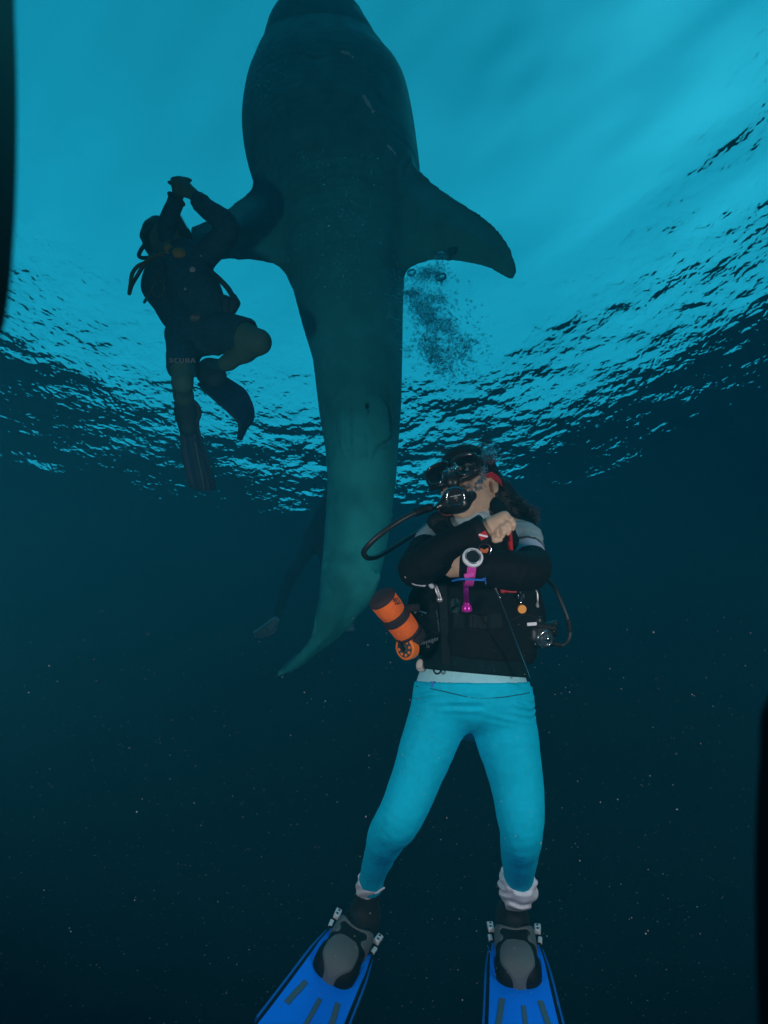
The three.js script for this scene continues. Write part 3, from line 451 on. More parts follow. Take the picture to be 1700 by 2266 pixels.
// ---------------------------------------------------------------- boots and the two blue fins
const blackRubber = mat(0.006, 0.007, 0.009, 0.6, { specularIntensity: 0.4 }), greyRubber = mat(0.125, 0.145, 0.15, 0.8, { specularIntensity: 0.3 }), whitePlastic = mat(0.62, 0.64, 0.66, 0.4), blueFin = mat(0.0, 0.22, 1.0, 0.5, { specularIntensity: 0.5 }), steel = mat(0.75, 0.76, 0.78, 0.18, { metalness: 1 }), slotM = mat(0.05, 0.12, 0.16, 0.7);
function swimFin(label, heel, toe, tip, bend) {
  const toHeel = V().subVectors(heel, toe).normalize(), face = camera.position.clone().sub(toe).normalize().addScaledVector(CU, bend), m = frame(toe, toHeel, face);
  const L = V().subVectors(toe, tip).length(), t = thing('swim_fin', label, 'swim fin', toe, "the woman's blue fins");
  const ex = (pts, depth, bevel, z) => { const sh = new THREE.Shape(pts.map(([x, y]) => new THREE.Vector2(x, y))); return new THREE.ExtrudeGeometry(sh, { depth, bevelEnabled: true, bevelThickness: bevel, bevelSize: bevel, bevelSegments: 3, curveSegments: 8, steps: 1 }).translate(0, 0, z - depth / 2); };
  const sm = (pts, closed = false, k = 8) => new THREE.CatmullRomCurve3(pts.map(([x, y]) => V(x, y, 0)), closed, 'centripetal').getPoints(pts.length * k).map((p) => [p.x, p.y]);
  const right = sm([[0.060, 0.115], [0.063, 0.07], [0.066, 0.02], [0.067, -0.03], [0.070, -0.12], [0.075, -0.24], [0.081, -0.36], [0.079, -0.41], [0.055, -0.42], [0.0, -0.385]]);
  const inner = sm([[-0.050, 0.06], [-0.052, 0.0], [-0.040, -0.055], [0, -0.078], [0.040, -0.055], [0.052, 0.0], [0.050, 0.06], [0.056, 0.115]]);
  const pts = [...right, ...right.slice(0, -1).reverse().map(([x, y]) => [-x, y]), [-0.056, 0.115], ...inner];
  const blade = part('blade', put(ex(pts.map(([x, y]) => [x, y > 0 ? y * 0.74 : y]), 0.006, 0.0015, -0.006), m), blueFin, t);
  // raised rim round the toe, slots, rails
  const Q = 0.74, sq = (l) => l.map(([x, y]) => [x, y > 0 ? y * Q : y]), P = (x, y, z) => V(x, y > 0 ? y * Q : y, z).applyMatrix4(m);
  part('toe_rim', tube(sm([[-0.060, 0.03], [-0.058, -0.02], [-0.042, -0.066], [0, -0.088], [0.042, -0.066], [0.058, -0.02], [0.060, 0.03]]).map(([x, y]) => P(x, y, -0.002)), 0.0042, 8, 60), blueFin, t);
  for (const [x, a] of [[-0.048, 0.13], [0.048, -0.13], [0.004, 0.0]]) part('slot', put(new RoundedBoxGeometry(x > 0.01 || x < -0.01 ? 0.013 : 0.010, 0.085, 0.003, 3, 0.0014).rotateZ(-a).translate(x, x > 0.01 || x < -0.01 ? -0.17 : -0.19, -0.0005), m), slotM, t);
  for (const s of [-1, 1]) {
    part('rail', [tube(sm([[s * 0.064, 0.115], [s * 0.069, 0.02], [s * 0.071, -0.03], [s * 0.074, -0.12], [s * 0.079, -0.24], [s * 0.085, -0.36]]).map(([x, y]) => P(x, y, -0.009)), 0.0042, 8, 60)], blackRubber, t);
    part('side_flange', put(ex(sq([...sm([[s * 0.068, 0.10], [s * 0.076, -0.02], [s * 0.081, -0.14], [s * 0.087, -0.28]]), ...sm([[s * 0.091, -0.28], [s * 0.085, -0.14], [s * 0.080, -0.02], [s * 0.070, 0.10]])]), 0.012, 0.0006, -0.012), m), mat(0.0, 0.10, 0.45, 0.5), t);
  }
  // foot pocket with grey inlays
  const X = P(1, 0, 0).sub(P(0, 0, 0)), Y = toHeel, Z = P(0, 0, 1).sub(P(0, 0, 0)), o = toe;
  const loc = (x, y, z) => { const a = x - o.x, b = y - o.y, c = z - o.z, e = a * Y.x + b * Y.y + c * Y.z; return [a * X.x + b * X.y + c * X.z, e > 0 ? e / Q : e, a * Z.x + b * Z.y + c * Z.z]; };
  const solid = (x, y, z) => smin(Math.hypot(Math.max(0, Math.abs(x) - 0.017), Math.max(0, Math.abs(y - 0.035) - 0.09) , Math.max(0, Math.abs(z - 0.004 - 0.06 * Math.max(0, y)) - 0.004)) - 0.034 - 0.0, Math.hypot(x / 1.1, y + 0.03, (z - 0.004) * 1.2) - 0.042, 0.03);
  const hole = (x, y, z) => Math.hypot(x / 1.0, (y - 0.125) / 1.15, (z - 0.05) / 1.0) - 0.036;
  const pocket = (x, y, z) => { const [a, b, c] = loc(x, y, z); return smax(smax(solid(a, b, c), -hole(a, b, c), 0.006), b - 0.150 - Math.abs(a) * 0.45, 0.006); };
  const bb = around([heel, toe], 0.13);
  part('foot_pocket', nets(pocket, bb.min, bb.max, 0.0046), blackRubber, t);
  const toeCap = outline2(sm([[-0.035, 0.002], [-0.020, 0.020], [0.018, 0.020], [0.035, 0.0], [0.041, -0.035], [0.037, -0.07], [0, -0.095], [-0.037, -0.07], [-0.042, -0.032]], true));
  const yoke = outline2([...sm([[-0.063, 0.165], [-0.058, 0.09], [-0.050, 0.045], [-0.034, 0.03], [-0.030, 0.045], [-0.038, 0.075], [-0.034, 0.09], [-0.018, 0.080], [0, 0.077], [0.018, 0.080], [0.034, 0.09], [0.038, 0.075], [0.030, 0.045], [0.034, 0.03], [0.050, 0.045], [0.058, 0.09], [0.063, 0.165]]), ...sm([[0.050, 0.165], [0.042, 0.125], [0.026, 0.104], [0, 0.097], [-0.026, 0.104], [-0.042, 0.125], [-0.050, 0.165]])]);
  const inlay = (o2, k) => (x, y, z) => { const [a, b, c] = loc(x, y, z); return c < -0.03 ? 0.02 : smax(pocket(x, y, z) - k, o2(a, b), 0.002); };
  part('toe_cap', nets(inlay(toeCap, 0.0038), bb.min, bb.max, 0.0038), greyRubber, t);
  part('pocket_yoke', nets(inlay(yoke, 0.003), bb.min, bb.max, 0.0036), greyRubber, t);
  for (const s of [-1, 1]) {
    const bk = part('buckle', put(new RoundedBoxGeometry(0.017, 0.034, 0.012, 3, 0.003).rotateZ(s * -0.12).translate(s * 0.062, 0.112, 0.022), m), whitePlastic, t);
    for (const y of [0.104, 0.120]) part('buckle_hole', put(new THREE.CylinderGeometry(0.0032, 0.0032, 0.003, 12).rotateX(Math.PI / 2).translate(s * 0.062, y, 0.0278), m), blackRubber, bk);
    part('strap_clip', put(new RoundedBoxGeometry(0.011, 0.024, 0.008, 3, 0.0025).rotateZ(s * -0.12).translate(s * 0.064, 0.076, 0.014), m), whitePlastic, t);
    part('buckle_stem', put(new RoundedBoxGeometry(0.009, 0.05, 0.006, 2, 0.002).rotateZ(s * -0.1).translate(s * 0.0635, 0.088, 0.012), m), blackRubber, t);
  }
  part('heel_strap', tube([P(-0.064, 0.165, 0.018), P(-0.05, 0.185, -0.03), P(0, 0.195, -0.07), P(0.05, 0.185, -0.03), P(0.064, 0.165, 0.018)], 0.006, 8), blackRubber, t);
  return m;
}
{
  const per = W.per, heelR = at(806, 2030, 1.61), toeR = at(754, 2122, 1.42), heelL = at(1135, 2035, 1.61), toeL = at(1145, 2132, 1.42);
  swimFin('bright blue fin with grey toe cap slanting out to the left', heelR, toeR, at(680, 2290, 1.3), 0.25);
  swimFin('bright blue fin with grey toe cap pointing straight down', heelL, toeL, at(1165, 2310, 1.3), 0.25);
  for (const [leg, heel, toe] of [[W.legR, heelR, toeR], [W.legL, heelL, toeL]]) {
    const n = leg.p.length, back = heel.clone().addScaledVector(CF, 0.035), f = blend(0.03, bone(leg.p[n - 1].clone().lerp(leg.p[n - 2], 0.3), heel.clone().addScaledVector(BACK, -0.01), 0.029, 0.037), bone(heel, toe, 0.036, 0.026), bone(heel, back, 0.034, 0.032)), h = around([leg.p[n - 1], heel, toe, back], 0.09);
    part('boot', nets(f, h.min, h.max, 0.0055, cloth(0.2)), mat(0.012, 0.013, 0.015, 0.8, { vertexColors: true }), per);
  }
}
// ---------------------------------------------------------------- the woman's gear
const blackCloth = mat(0.0045, 0.006, 0.008, 0.85, { vertexColors: true, specularIntensity: 0.3 }), blackPlain = mat(0.005, 0.006, 0.008, 0.65, { specularIntensity: 0.5 }), webbing = mat(0.010, 0.015, 0.018, 0.9, { specularIntensity: 0.3 }), chrome = mat(0.85, 0.86, 0.88, 0.12, { metalness: 1 }), darkTeal = mat(0.004, 0.015, 0.019, 0.9, { vertexColors: true, specularIntensity: 0.3 });
const redM = mat(0.55, 0.02, 0.03, 0.5), orangeM = mat(0.95, 0.17, 0.03, 0.6), whiteM = mat(0.85, 0.87, 0.9, 0.45), silverM = mat(0.5, 0.51, 0.53, 0.35, { metalness: 0.7 });
const font = await new FontLoader().loadAsync('fonts/droid/droid_sans_bold.typeface.json');
function text(str, size, m, depth = 0.0012, sx = 1) {
  const g = new TextGeometry(str, { font, size, depth, curveSegments: 4, bevelEnabled: false }); g.computeBoundingBox(); const b = g.boundingBox;
  g.translate(-(b.min.x + b.max.x) / 2, -(b.min.y + b.max.y) / 2, 0); g.scale(sx, 1, 1); return put(g, m);
}
const W2 = {};
{
  const fr = W.fr, up = V().setFromMatrixColumn(fr, 1), side = V().setFromMatrixColumn(fr, 0);
  if (side.dot(CR) < 0) side.negate();
  // --- vest
  const core = blend(0.03, W.chest, W.waist, W.trap), neckHole = bone(at(1046, 1120, 1.50), at(1048, 1190, 1.60), 0.062, 0.058);
  const shoulderL = half(at(977, 1180, 1.57), CR.clone().negate()), shoulderR = half(at(1134, 1180, 1.57), CR.clone().addScaledVector(CU, 0.25));
  const lobes = blend(0.04, bone(at(947, 1325, 1.52), at(950, 1365, 1.50), 0.050, 0.052), bone(at(950, 1365, 1.50), at(952, 1440, 1.49), 0.052, 0.036), bone(at(1153, 1312, 1.53), at(1157, 1360, 1.51), 0.050, 0.050), bone(at(1157, 1360, 1.51), at(1150, 1440, 1.49), 0.050, 0.044), bone(at(988, 1180, 1.56), at(985, 1300, 1.50), 0.035, 0.05), bone(at(1112, 1185, 1.55), at(1120, 1300, 1.50), 0.024, 0.05));
  const bottom = half(at(1052, 1440, 1.51), up.clone().negate().addScaledVector(BACK, -0.1)), bottomSide = half(at(1045, 1462, 1.5), up.clone().negate());
  const quilt = (x, y, z) => 0.0022 * noise(x * 26, y * 26, z * 26) + 0.0012 * noise(x * 70, y * 70, z * 70);
  const shell = (x, y, z) => { const c = smax(core(x, y, z) - 0.026, Math.max(shoulderL(x, y, z), shoulderR(x, y, z)), 0.012); const d = smin(c, lobes(x, y, z), 0.03) + quilt(x, y, z); return smax(smax(d, -neckHole(x, y, z), 0.01), bottomSide(x, y, z), 0.015); };
  const b0 = around([at(947, 1325, 1.52), at(1157, 1360, 1.51), at(985, 1165, 1.58), at(1140, 1165, 1.58), at(1045, 1480, 1.5)], 0.13);
  const vest = thing('buoyancy_vest', 'black jacket-style buoyancy vest worn by the woman in turquoise leggings', 'dive vest', at(1050, 1360, 1.52));
  part('shell', nets(shell, b0.min, b0.max, 0.0062, cloth(0.22)), blackCloth, vest);
  const hem = half(at(1046, 1489, 1.50), up.clone().negate()), cumTop = half(at(1046, 1385, 1.53), up);
  const cumCore = blend(0.03, W.chest, W.waist, ellip(at(1046, 1488, 1.495), fr, 0.128, 0.05, 0.094));
  const cummer = (x, y, z) => smax(cumCore(x, y, z) - 0.018 + 0.0016 * noise(x * 30, y * 60, z * 30), Math.max(hem(x, y, z), cumTop(x, y, z)), 0.006);
  part('cummerbund', nets(cummer, b0.min, b0.max, 0.006, cloth(0.2)), darkTeal, vest, 'dark green waist wrap under the vest');
  const vf = (x, y, z) => Math.min(shell(x, y, z), cummer(x, y, z)); W2.vf = vf;
  const full = (x, y, z) => Math.min(vf(x, y, z), smin(W.armR.f(x, y, z), W.armL.f(x, y, z), 0.01) - 0.0105); W2.full = full;
  const on = (px, py, lift = 0, fn = vf) => { const h = hit(fn, px, py); return h.p.addScaledVector(h.n, lift); };
  W2.on = on;
  // a strap lying on the vest along photo points
  function strap(list, w, lift, m, name, parent, label, fn = vf) {
    const cl = []; for (let i = 0; i < list.length - 1; i++) for (let k = 0; k < 6; k++) cl.push([lerp(list[i][0], list[i + 1][0], k / 6), lerp(list[i][1], list[i + 1][1], k / 6)]); cl.push(list[list.length - 1]);
    const hs = cl.map(([x, y]) => hit(fn, x, y)), P = [], idx = [], n = hs.length, th = 0.0022;
    for (let i = 0; i < n; i++) { const a = hs[Math.max(0, i - 1)].p, b = hs[Math.min(n - 1, i + 1)].p, d = b.clone().sub(a).normalize(), nn = hs[i].n.clone().lerp(BACK, 0.35).normalize(), c = V().crossVectors(d, nn).normalize(), p = hs[i].p.clone().addScaledVector(nn, lift); for (const [u, v] of [[-w / 2, 0], [-w / 2, th], [w / 2, th], [w / 2, 0]]) P.push(p.x + c.x * u + nn.x * v, p.y + c.y * u + nn.y * v, p.z + c.z * u + nn.z * v); }
    for (let i = 0; i < n - 1; i++) for (let k = 0; k < 4; k++) { const a = i * 4 + k, b = i * 4 + (k + 1) % 4; idx.push(a, a + 4, b, b, a + 4, b + 4); }
    const g = new THREE.BufferGeometry(); g.setAttribute('position', new THREE.Float32BufferAttribute(P, 3)); g.setIndex(idx); const h = g.toNonIndexed(); h.computeVertexNormals();
    return part(name, h, m, parent, label);
  }
  W2.strap = strap;
  strap([[981, 1290], [982, 1350], [987, 1420], [989, 1470]], 0.020, 0.002, webbing, 'webbing_strap', vest, 'grey webbing strap hanging down the vest front');
  strap([[1004, 1372], [1050, 1378], [1110, 1372]], 0.034, 0.002, webbing, 'waist_strap', vest);
  const bk = on(1058, 1376, 0.007); part('buckle', put(new RoundedBoxGeometry(0.046, 0.036, 0.012, 3, 0.004), frame(bk, up, BACK)), blackPlain, vest);
  const bk2 = on(1058, 1376, 0.0125); part('buckle_bar', [-0.012, 0, 0.012].map((k) => put(new RoundedBoxGeometry(0.006, 0.030, 0.004, 2, 0.0015).translate(k, 0, 0), frame(bk2, up, BACK))), webbing, vest);
  strap([[928, 1352], [944, 1357]], 0.004, 0.002, mat(0.10, 0.28, 0.42, 0.7), 'blue_piping', vest);
  for (const [x, y] of [[916, 1336], [915, 1345], [919, 1355]]) part('snap', put(new THREE.SphereGeometry(0.0042, 12, 8).scale(1, 1, 0.5), frame(on(x, y, 0.001), CU, BACK)), mat(0.10, 0.18, 0.18, 0.5), vest);
  // pocket edges on the lobes, seams
  for (const l of [[[925, 1370], [948, 1362], [968, 1368]], [[1130, 1372], [1160, 1360], [1188, 1366]], [[935, 1405], [955, 1398], [972, 1402]]]) part('pocket_seam', tube(l.map(([x, y]) => on(x, y, 0.0005)), 0.0028, 8), blackPlain, vest);
  const zip = []; for (let i = 0; i < 22; i++) { const t = i / 21; zip.push(put(new THREE.BoxGeometry(0.0034, 0.0016, 0.002), frame(on(lerp(966, 972, t), lerp(1352, 1396, t), 0.0012), CU, BACK))); }
  const zt = part('zip_teeth', zip, mat(0.05, 0.07, 0.08, 0.4), vest); zt.userData.kind = 'stuff';
  // lettering
  const tf = (px, py, turn, lift = 0.0012) => { const h = hit(vf, px, py), m = frame(h.p.clone().addScaledVector(h.n, lift), CU.clone().applyAxisAngle(BACK, turn), h.n.clone().lerp(BACK, 0.4)); return m; };
  const lett = mat(0.55, 0.6, 0.64, 0.6);
  part('lettering', [text('UARD', 0.0095, tf(1080, 1225.5, 0.10), 0.001, 1.45)], lett, vest, 'white capitals UARD across the chest');
  part('lettering', [text('S', 0.012, tf(1087, 1194, -0.25), 0.001, 1.2)], lett, vest);
  part('lettering', [text('voyager', 0.0088, tf(950, 1420, 0.30), 0.001, 1.1)], mat(0.25, 0.3, 0.33, 0.6), vest, 'small grey word voyager on the side pocket');
  part('lettering', [text('25', 0.006, tf(947, 1430, 0.30), 0.001)], mat(0.2, 0.24, 0.27, 0.6), vest);
  // shoulder: dump valve and the pull, inflator elbow
  const sh = on(969, 1156, 0, (x, y, z) => W.trap(x, y, z) - 0.01);
  part('shoulder_valve', put(new THREE.SphereGeometry(0.029, 24, 16).scale(1, 0.9, 0.8), frame(at(969, 1154, 1.53), CU, BACK)), blackPlain, vest);
  part('shoulder_strap', nets(blend(0.015, bone(at(972, 1160, 1.535), at(1003, 1200, 1.47), 0.026, 0.022), bone(at(1003, 1200, 1.47), at(1010, 1235, 1.44), 0.022, 0.02)), around([at(972, 1160, 1.535), at(1010, 1235, 1.44)], 0.05).min, around([at(972, 1160, 1.535), at(1010, 1235, 1.44)], 0.05).max, 0.005, cloth(0.2)), blackCloth, vest);
  part('strap_slider', put(new RoundedBoxGeometry(0.006, 0.013, 0.004, 2, 0.0015).rotateZ(0.4), frame(at(1010, 1173, 1.455), CU, BACK)), mat(0.3, 0.34, 0.36, 0.4), vest);
  const redGrip = on(1118, 1306, 0.005);
  part('dump_handle', [put(new RoundedBoxGeometry(0.015, 0.021, 0.008, 3, 0.003).rotateZ(0.25), frame(on(1113, 1303, 0.004), CU, BACK)), tube([on(1116, 1307, 0.005), on(1126, 1309, 0.005), on(1140, 1309, 0.005)], 0.0026, 8)], redM, vest, 'red weight-pocket pull tab');
  part('weight_pull', tube([on(1133, 1296.5, 0.004), on(1150, 1298.5, 0.004)], 0.0032, 8), mat(0.4, 0.02, 0.04, 0.5), vest);
  part('round_button', put(new THREE.CylinderGeometry(0.0108, 0.0112, 0.006, 32).rotateX(Math.PI / 2), frame(on(1153.5, 1347.5, 0.004), CU, hit(vf, 1153.5, 1347.5).n.lerp(BACK, 0.7))), mat(0.95, 0.36, 0.04, 0.5), vest, 'round orange button on the right side of the vest');
  part('white_tab', put(new RoundedBoxGeometry(0.025, 0.0085, 0.003, 3, 0.0014).rotateZ(0.07), frame(on(1176, 1380, 0.003), CU, BACK)), whiteM, vest);
  part('pull_loop', tube([on(962, 1478, 0.004), at(961, 1486, 1.395), at(966, 1491, 1.395), at(973, 1489, 1.395), on(977, 1482, 0.004)], 0.0022, 8), blackPlain, vest);
  const dr = on(1068, 1212, 0.010, full);
  part('d_ring', [put(new THREE.TorusGeometry(0.0150, 0.0017, 10, 32), frame(dr, CU, BACK))], chrome, vest);
  part('ring_tag', put(new THREE.CylinderGeometry(0.0095, 0.0095, 0.003, 20, 1, false, -1.9, 3.8).rotateX(Math.PI / 2), frame(on(1068, 1215, 0.006, full), CU, BACK)), mat(0.75, 0.16, 0.04, 0.6), vest);
  // --- tank behind her back
  const tk = thing('air_tank', 'silver air tank on the woman\'s back, its base showing between her thighs', 'scuba tank', at(1040, 1450, 1.72)), tdir = up.clone().addScaledVector(CF, 0.14).normalize();
  const tb = at(1041, 1641, 1.62), tm = frame(tb, tdir, BACK);
  part('cylinder', lathe([[0, 0], [0.035, 0.002], [0.06, 0.012], [0.076, 0.035], [0.08, 0.065], [0.08, 0.40], [0.074, 0.44], [0.05, 0.47], [0.022, 0.485], [0.02, 0.505], [0, 0.505]], tm, 40), mat(0.9, 0.9, 0.92, 0.4, { metalness: 0.15 }), tk);
  part('valve', [lathe([[0, 0.505], [0.018, 0.505], [0.018, 0.54], [0, 0.545]], tm, 20), put(new THREE.CylinderGeometry(0.014, 0.014, 0.09, 16).rotateZ(Math.PI / 2).translate(0.02, 0.525, 0), tm)], chrome, tk);
  part('tank_band', lathe([[0.081, 0.27], [0.085, 0.27], [0.085, 0.32], [0.081, 0.32]], tm, 40), blackPlain, tk);

  // --- mask
  const { H, hm, s, f, u } = W, mk = thing('dive_mask', 'black twin-lens dive mask on the woman\'s upturned face', 'dive mask', H(0, 0.01, 0.11));
  const lensC = [-0.0385, 0.0385], Fm = (k) => new THREE.Matrix4().makeBasis(s, u, f).setPosition(H(k, 0.008, 0.110)).multiply(new THREE.Matrix4().makeRotationY(k * 3.2));
  const shape2 = (k, e) => { const q = Math.sign(k), pts = [[-q * 0.027, 0.020], [q * 0.006, 0.027], [q * 0.029, 0.021], [q * 0.034, 0.0], [q * 0.024, -0.023], [0, -0.028], [-q * 0.017, -0.019], [-q * 0.026, 0.002]]; return new THREE.CatmullRomCurve3(pts.map(([x, y]) => V(x * e, y * e, 0)), true, 'centripetal').getPoints(48).slice(0, -1); };
  for (const k of lensC) {
    const m = Fm(k), ring = shape2(k, 1.08).map((p) => p.clone().applyMatrix4(m));
    part('lens_frame', new THREE.TubeGeometry(new THREE.CatmullRomCurve3(ring, true), 64, 0.0048, 10, true), mat(0.012, 0.012, 0.015, 0.22, { clearcoat: 1, clearcoatRoughness: 0.08 }), mk);
    const sh2 = new THREE.Shape(shape2(k, 1.04).map((p) => new THREE.Vector2(p.x, p.y)));
    part('lens', put(new THREE.ExtrudeGeometry(sh2, { depth: 0.0012, bevelEnabled: false, curveSegments: 4 }), m), new THREE.MeshPhysicalMaterial({ color: rgb(0.82, 0.86, 0.9), transmission: 1, thickness: 0, roughness: 0.02, ior: 1.5, side: THREE.DoubleSide }), mk);
    part('rim_trim', new THREE.TubeGeometry(new THREE.CatmullRomCurve3(shape2(k, 1.12).slice(2, 26).map((p) => p.clone().setZ(0.003).applyMatrix4(m))), 40, 0.0014, 6), mat(0.42, 0.28, 0.42, 0.3, { metalness: 0.8 }), mk, 'mauve metallic trim along the upper rim');
  }
  const skirtOut = blend(0.012, ellip(H(-0.036, 0.008, 0.095), hm, 0.046, 0.040, 0.030), ellip(H(0.036, 0.008, 0.095), hm, 0.046, 0.040, 0.030), ellip(H(0, -0.028, 0.110), hm, 0.022, 0.026, 0.022), bone(H(-0.062, 0.006, 0.082), H(0.062, 0.006, 0.082), 0.022, 0.022));
  const lensHole = blend(0.003, ellip(H(-0.0385, 0.008, 0.118), hm, 0.0335, 0.0285, 0.09), ellip(H(0.0385, 0.008, 0.118), hm, 0.0335, 0.0285, 0.09)), faceIn = (x, y, z) => W.headFn(x, y, z) - 0.0005, frontCut = half(H(0, 0, 0.108), f);
  const noseCut = ellip(H(0, -0.028, 0.110), hm, 0.023, 0.027, 0.023);
  const skirt = (x, y, z) => smax(smax(smax(skirtOut(x, y, z), Math.min(frontCut(x, y, z), noseCut(x, y, z) + 0.001), 0.003), -lensHole(x, y, z), 0.003), -faceIn(x, y, z), 0.001);
  const hb = around([H(0, 0, 0.1)], 0.1);
  part('skirt', nets(skirt, hb.min, hb.max, 0.0034), mat(0.011, 0.011, 0.013, 0.4), mk);
  // strap: a red and black band round the head over the ear
  const band = (r0, y0, w, a0, a1, mm, name) => { const P = [], idx = [], N = 40; for (let i = 0; i <= N; i++) { const a = lerp(a0, a1, i / N), rx = 0.089 + r0, rz = 0.102 + r0; for (const [k, o] of [[-w, 0], [-w, 0.0025], [w, 0.0025], [w, 0]]) { const yy = y0 + 0.022 * (1 - Math.cos(a - Math.PI / 2)) * 0.5; const p = H(Math.sin(a) * (rx + o), yy + k, Math.cos(a) * (rz + o) - 0.014); P.push(p.x, p.y, p.z); } } for (let i = 0; i < N; i++) for (let k = 0; k < 4; k++) { const A = i * 4 + k, B = i * 4 + (k + 1) % 4; idx.push(A, A + 4, B, B, A + 4, B + 4); } const g = new THREE.BufferGeometry(); g.setAttribute('position', new THREE.Float32BufferAttribute(P, 3)); g.setIndex(idx); const h2 = g.toNonIndexed(); h2.computeVertexNormals(); return part(name, h2, mm, mk); };
  band(0.0, 0.0, 0.010, 0.55, 1.75, redM, 'strap').userData.label = 'red mask strap crossing the cheek to the ear';
  band(0.003, 0.0, 0.014, 1.75, 4.6, mat(0.02, 0.02, 0.022, 0.6), 'strap_back');
  for (const k of [-1, 1]) part('strap_buckle', put(new RoundedBoxGeometry(0.02, 0.022, 0.01, 3, 0.003), new THREE.Matrix4().makeBasis(s, u, f).setPosition(H(k * 0.082, 0.004, 0.060))), blackPlain, mk);
  // --- second stage in her mouth
  const rc = at(1008, 1099, 1.462), rn = BACK.clone().addScaledVector(CR, -0.10).addScaledVector(CU, 0.16).normalize(), rm = frame(rc, CU.clone().applyAxisAngle(BACK, 0.2), rn), reg = thing('regulator', 'black regulator with a chrome-ringed round cover in the woman\'s mouth', 'regulator', rc);
  const rX = V().setFromMatrixColumn(rm, 0), rY = V().setFromMatrixColumn(rm, 1), rl = (a, b, c) => rc.clone().addScaledVector(rX, a).addScaledVector(rY, b).addScaledVector(rn, c);
  const bodyF = blend(0.012, ellip(rl(0, -0.002, -0.018), rm, 0.036, 0.033, 0.027), bone(rl(-0.02, -0.008, -0.02), rl(-0.046, -0.014, -0.02), 0.018, 0.011), bone(rl(0.018, -0.016, -0.022), rl(0.044, 0.0, -0.034), 0.018, 0.014), ellip(rl(0, -0.022, -0.02), rm, 0.034, 0.020, 0.022));
  const rb = around([rc], 0.085); part('case', nets(bodyF, rb.min, rb.max, 0.0034), mat(0.012, 0.012, 0.014, 0.28, { clearcoat: 0.6, clearcoatRoughness: 0.2 }), reg);
  part('mouthpiece', nets(bone(rl(0, 0.0, -0.03), H(0, -0.056, 0.088), 0.019, 0.020), rb.min.clone().subScalar(0.08), rb.max.clone().addScalar(0.08), 0.005), blackPlain, reg);
  const notch = []; for (let i = 0; i < 4; i++) { const a = i * Math.PI / 2 + 0.55; notch.push(put(new RoundedBoxGeometry(0.009, 0.006, 0.006, 2, 0.002).rotateZ(a + Math.PI / 2).translate(Math.cos(a) * 0.0245, Math.sin(a) * 0.0245, 0.008), rm)); }
  part('chrome_ring', [put(new THREE.TorusGeometry(0.0225, 0.0026, 12, 48).translate(0, 0, 0.0085), rm), ...notch], chrome, reg);
  part('cover', put(new THREE.CylinderGeometry(0.0215, 0.0215, 0.006, 40).rotateX(Math.PI / 2).translate(0, 0, 0.007), rm), mat(0.008, 0.008, 0.01, 0.35), reg);
  part('cover_mark', [put(new THREE.TorusGeometry(0.0024, 0.0007, 8, 20).translate(0, 0.001, 0.0104), rm), put(new THREE.SphereGeometry(0.0009, 8, 6).translate(0.001, -0.010, 0.0104), rm), ...[-1, 1].map((k) => { const g = []; for (let i = 0; i < 4; i++) g.push(put(new THREE.BoxGeometry(0.0014, 0.0021, 0.0006).translate(k * (0.0055 + i * 0.0024), 0.002 + 0.0004 * i * 0, 0.0103), rm)); return merge(g); }), ...[...Array(6)].map((_, i) => put(new THREE.BoxGeometry(0.0011, 0.0013, 0.0006).translate(-0.005 + i * 0.002, -0.0045, 0.0103), rm))], mat(0.65, 0.66, 0.68, 0.5), reg);
  for (const [a, r, l] of [[-0.045, 0.0045, 0.012], [-0.056, 0.0062, 0.008], [-0.066, 0.0048, 0.012], [-0.076, 0.0068, 0.008], [-0.085, 0.005, 0.010]]) part('swivel', put(new THREE.CylinderGeometry(r, r, l, 16).rotateZ(Math.PI / 2 + 0.06), new THREE.Matrix4().makeBasis(rX, rY, rn).setPosition(rl(a, -0.013 + (a + 0.045) * 0.12, -0.018))), chrome, reg);
  part('bite_cord', tube([at(972, 1128, 1.47), at(976, 1136, 1.49), at(988, 1140, 1.52), at(1000, 1139, 1.54)], 0.0022, 8), mat(0.16, 0.03, 0.03, 0.6), reg);
  const hosePts = [[950, 1124, 1.475], [925, 1132, 1.46], [890, 1149, 1.44], [850, 1176, 1.43], [817, 1205, 1.44], [805, 1222, 1.46], [813, 1234, 1.49], [836, 1231, 1.53], [875, 1208, 1.59], [915, 1184, 1.65], [950, 1168, 1.70], [1010, 1170, 1.74]].map((p) => at(...p));
  part('hose', tube(hosePts, 0.0072, 12, 120), mat(0.012, 0.014, 0.016, 0.45), reg);
  part('hose_sleeve', tube([at(951, 1124, 1.475), at(938, 1127.5, 1.468), at(922, 1134, 1.459)], 0.0108, 14), blackPlain, reg);
  // --- watch on the left wrist
  const wp = at(1038, 1243, 1.275), wa = W.armL.p[5].clone().sub(W.armL.p[4]).normalize(), wn = CU.clone().multiplyScalar(0.50).addScaledVector(BACK, 0.86).normalize();
  const wt = thing('wrist_watch', 'white round dive watch with magenta strap on the lower wrist', 'wrist watch', wp), wc = hit(W2.full, 1039.5, 1237), wcen = W.armL.p[4].clone().lerp(W.armL.p[5], 0.62), wm = frame(wcen.clone().addScaledVector(wn, 0.043), V().crossVectors(wa, wn).normalize(), wn);
  part('case', lathe([[0, 0], [0.0205, 0], [0.0232, 0.002], [0.0232, 0.008], [0.021, 0.0105], [0.0185, 0.0105]], wm.clone().multiply(new THREE.Matrix4().makeRotationX(Math.PI / 2)), 40), whiteM, wt);
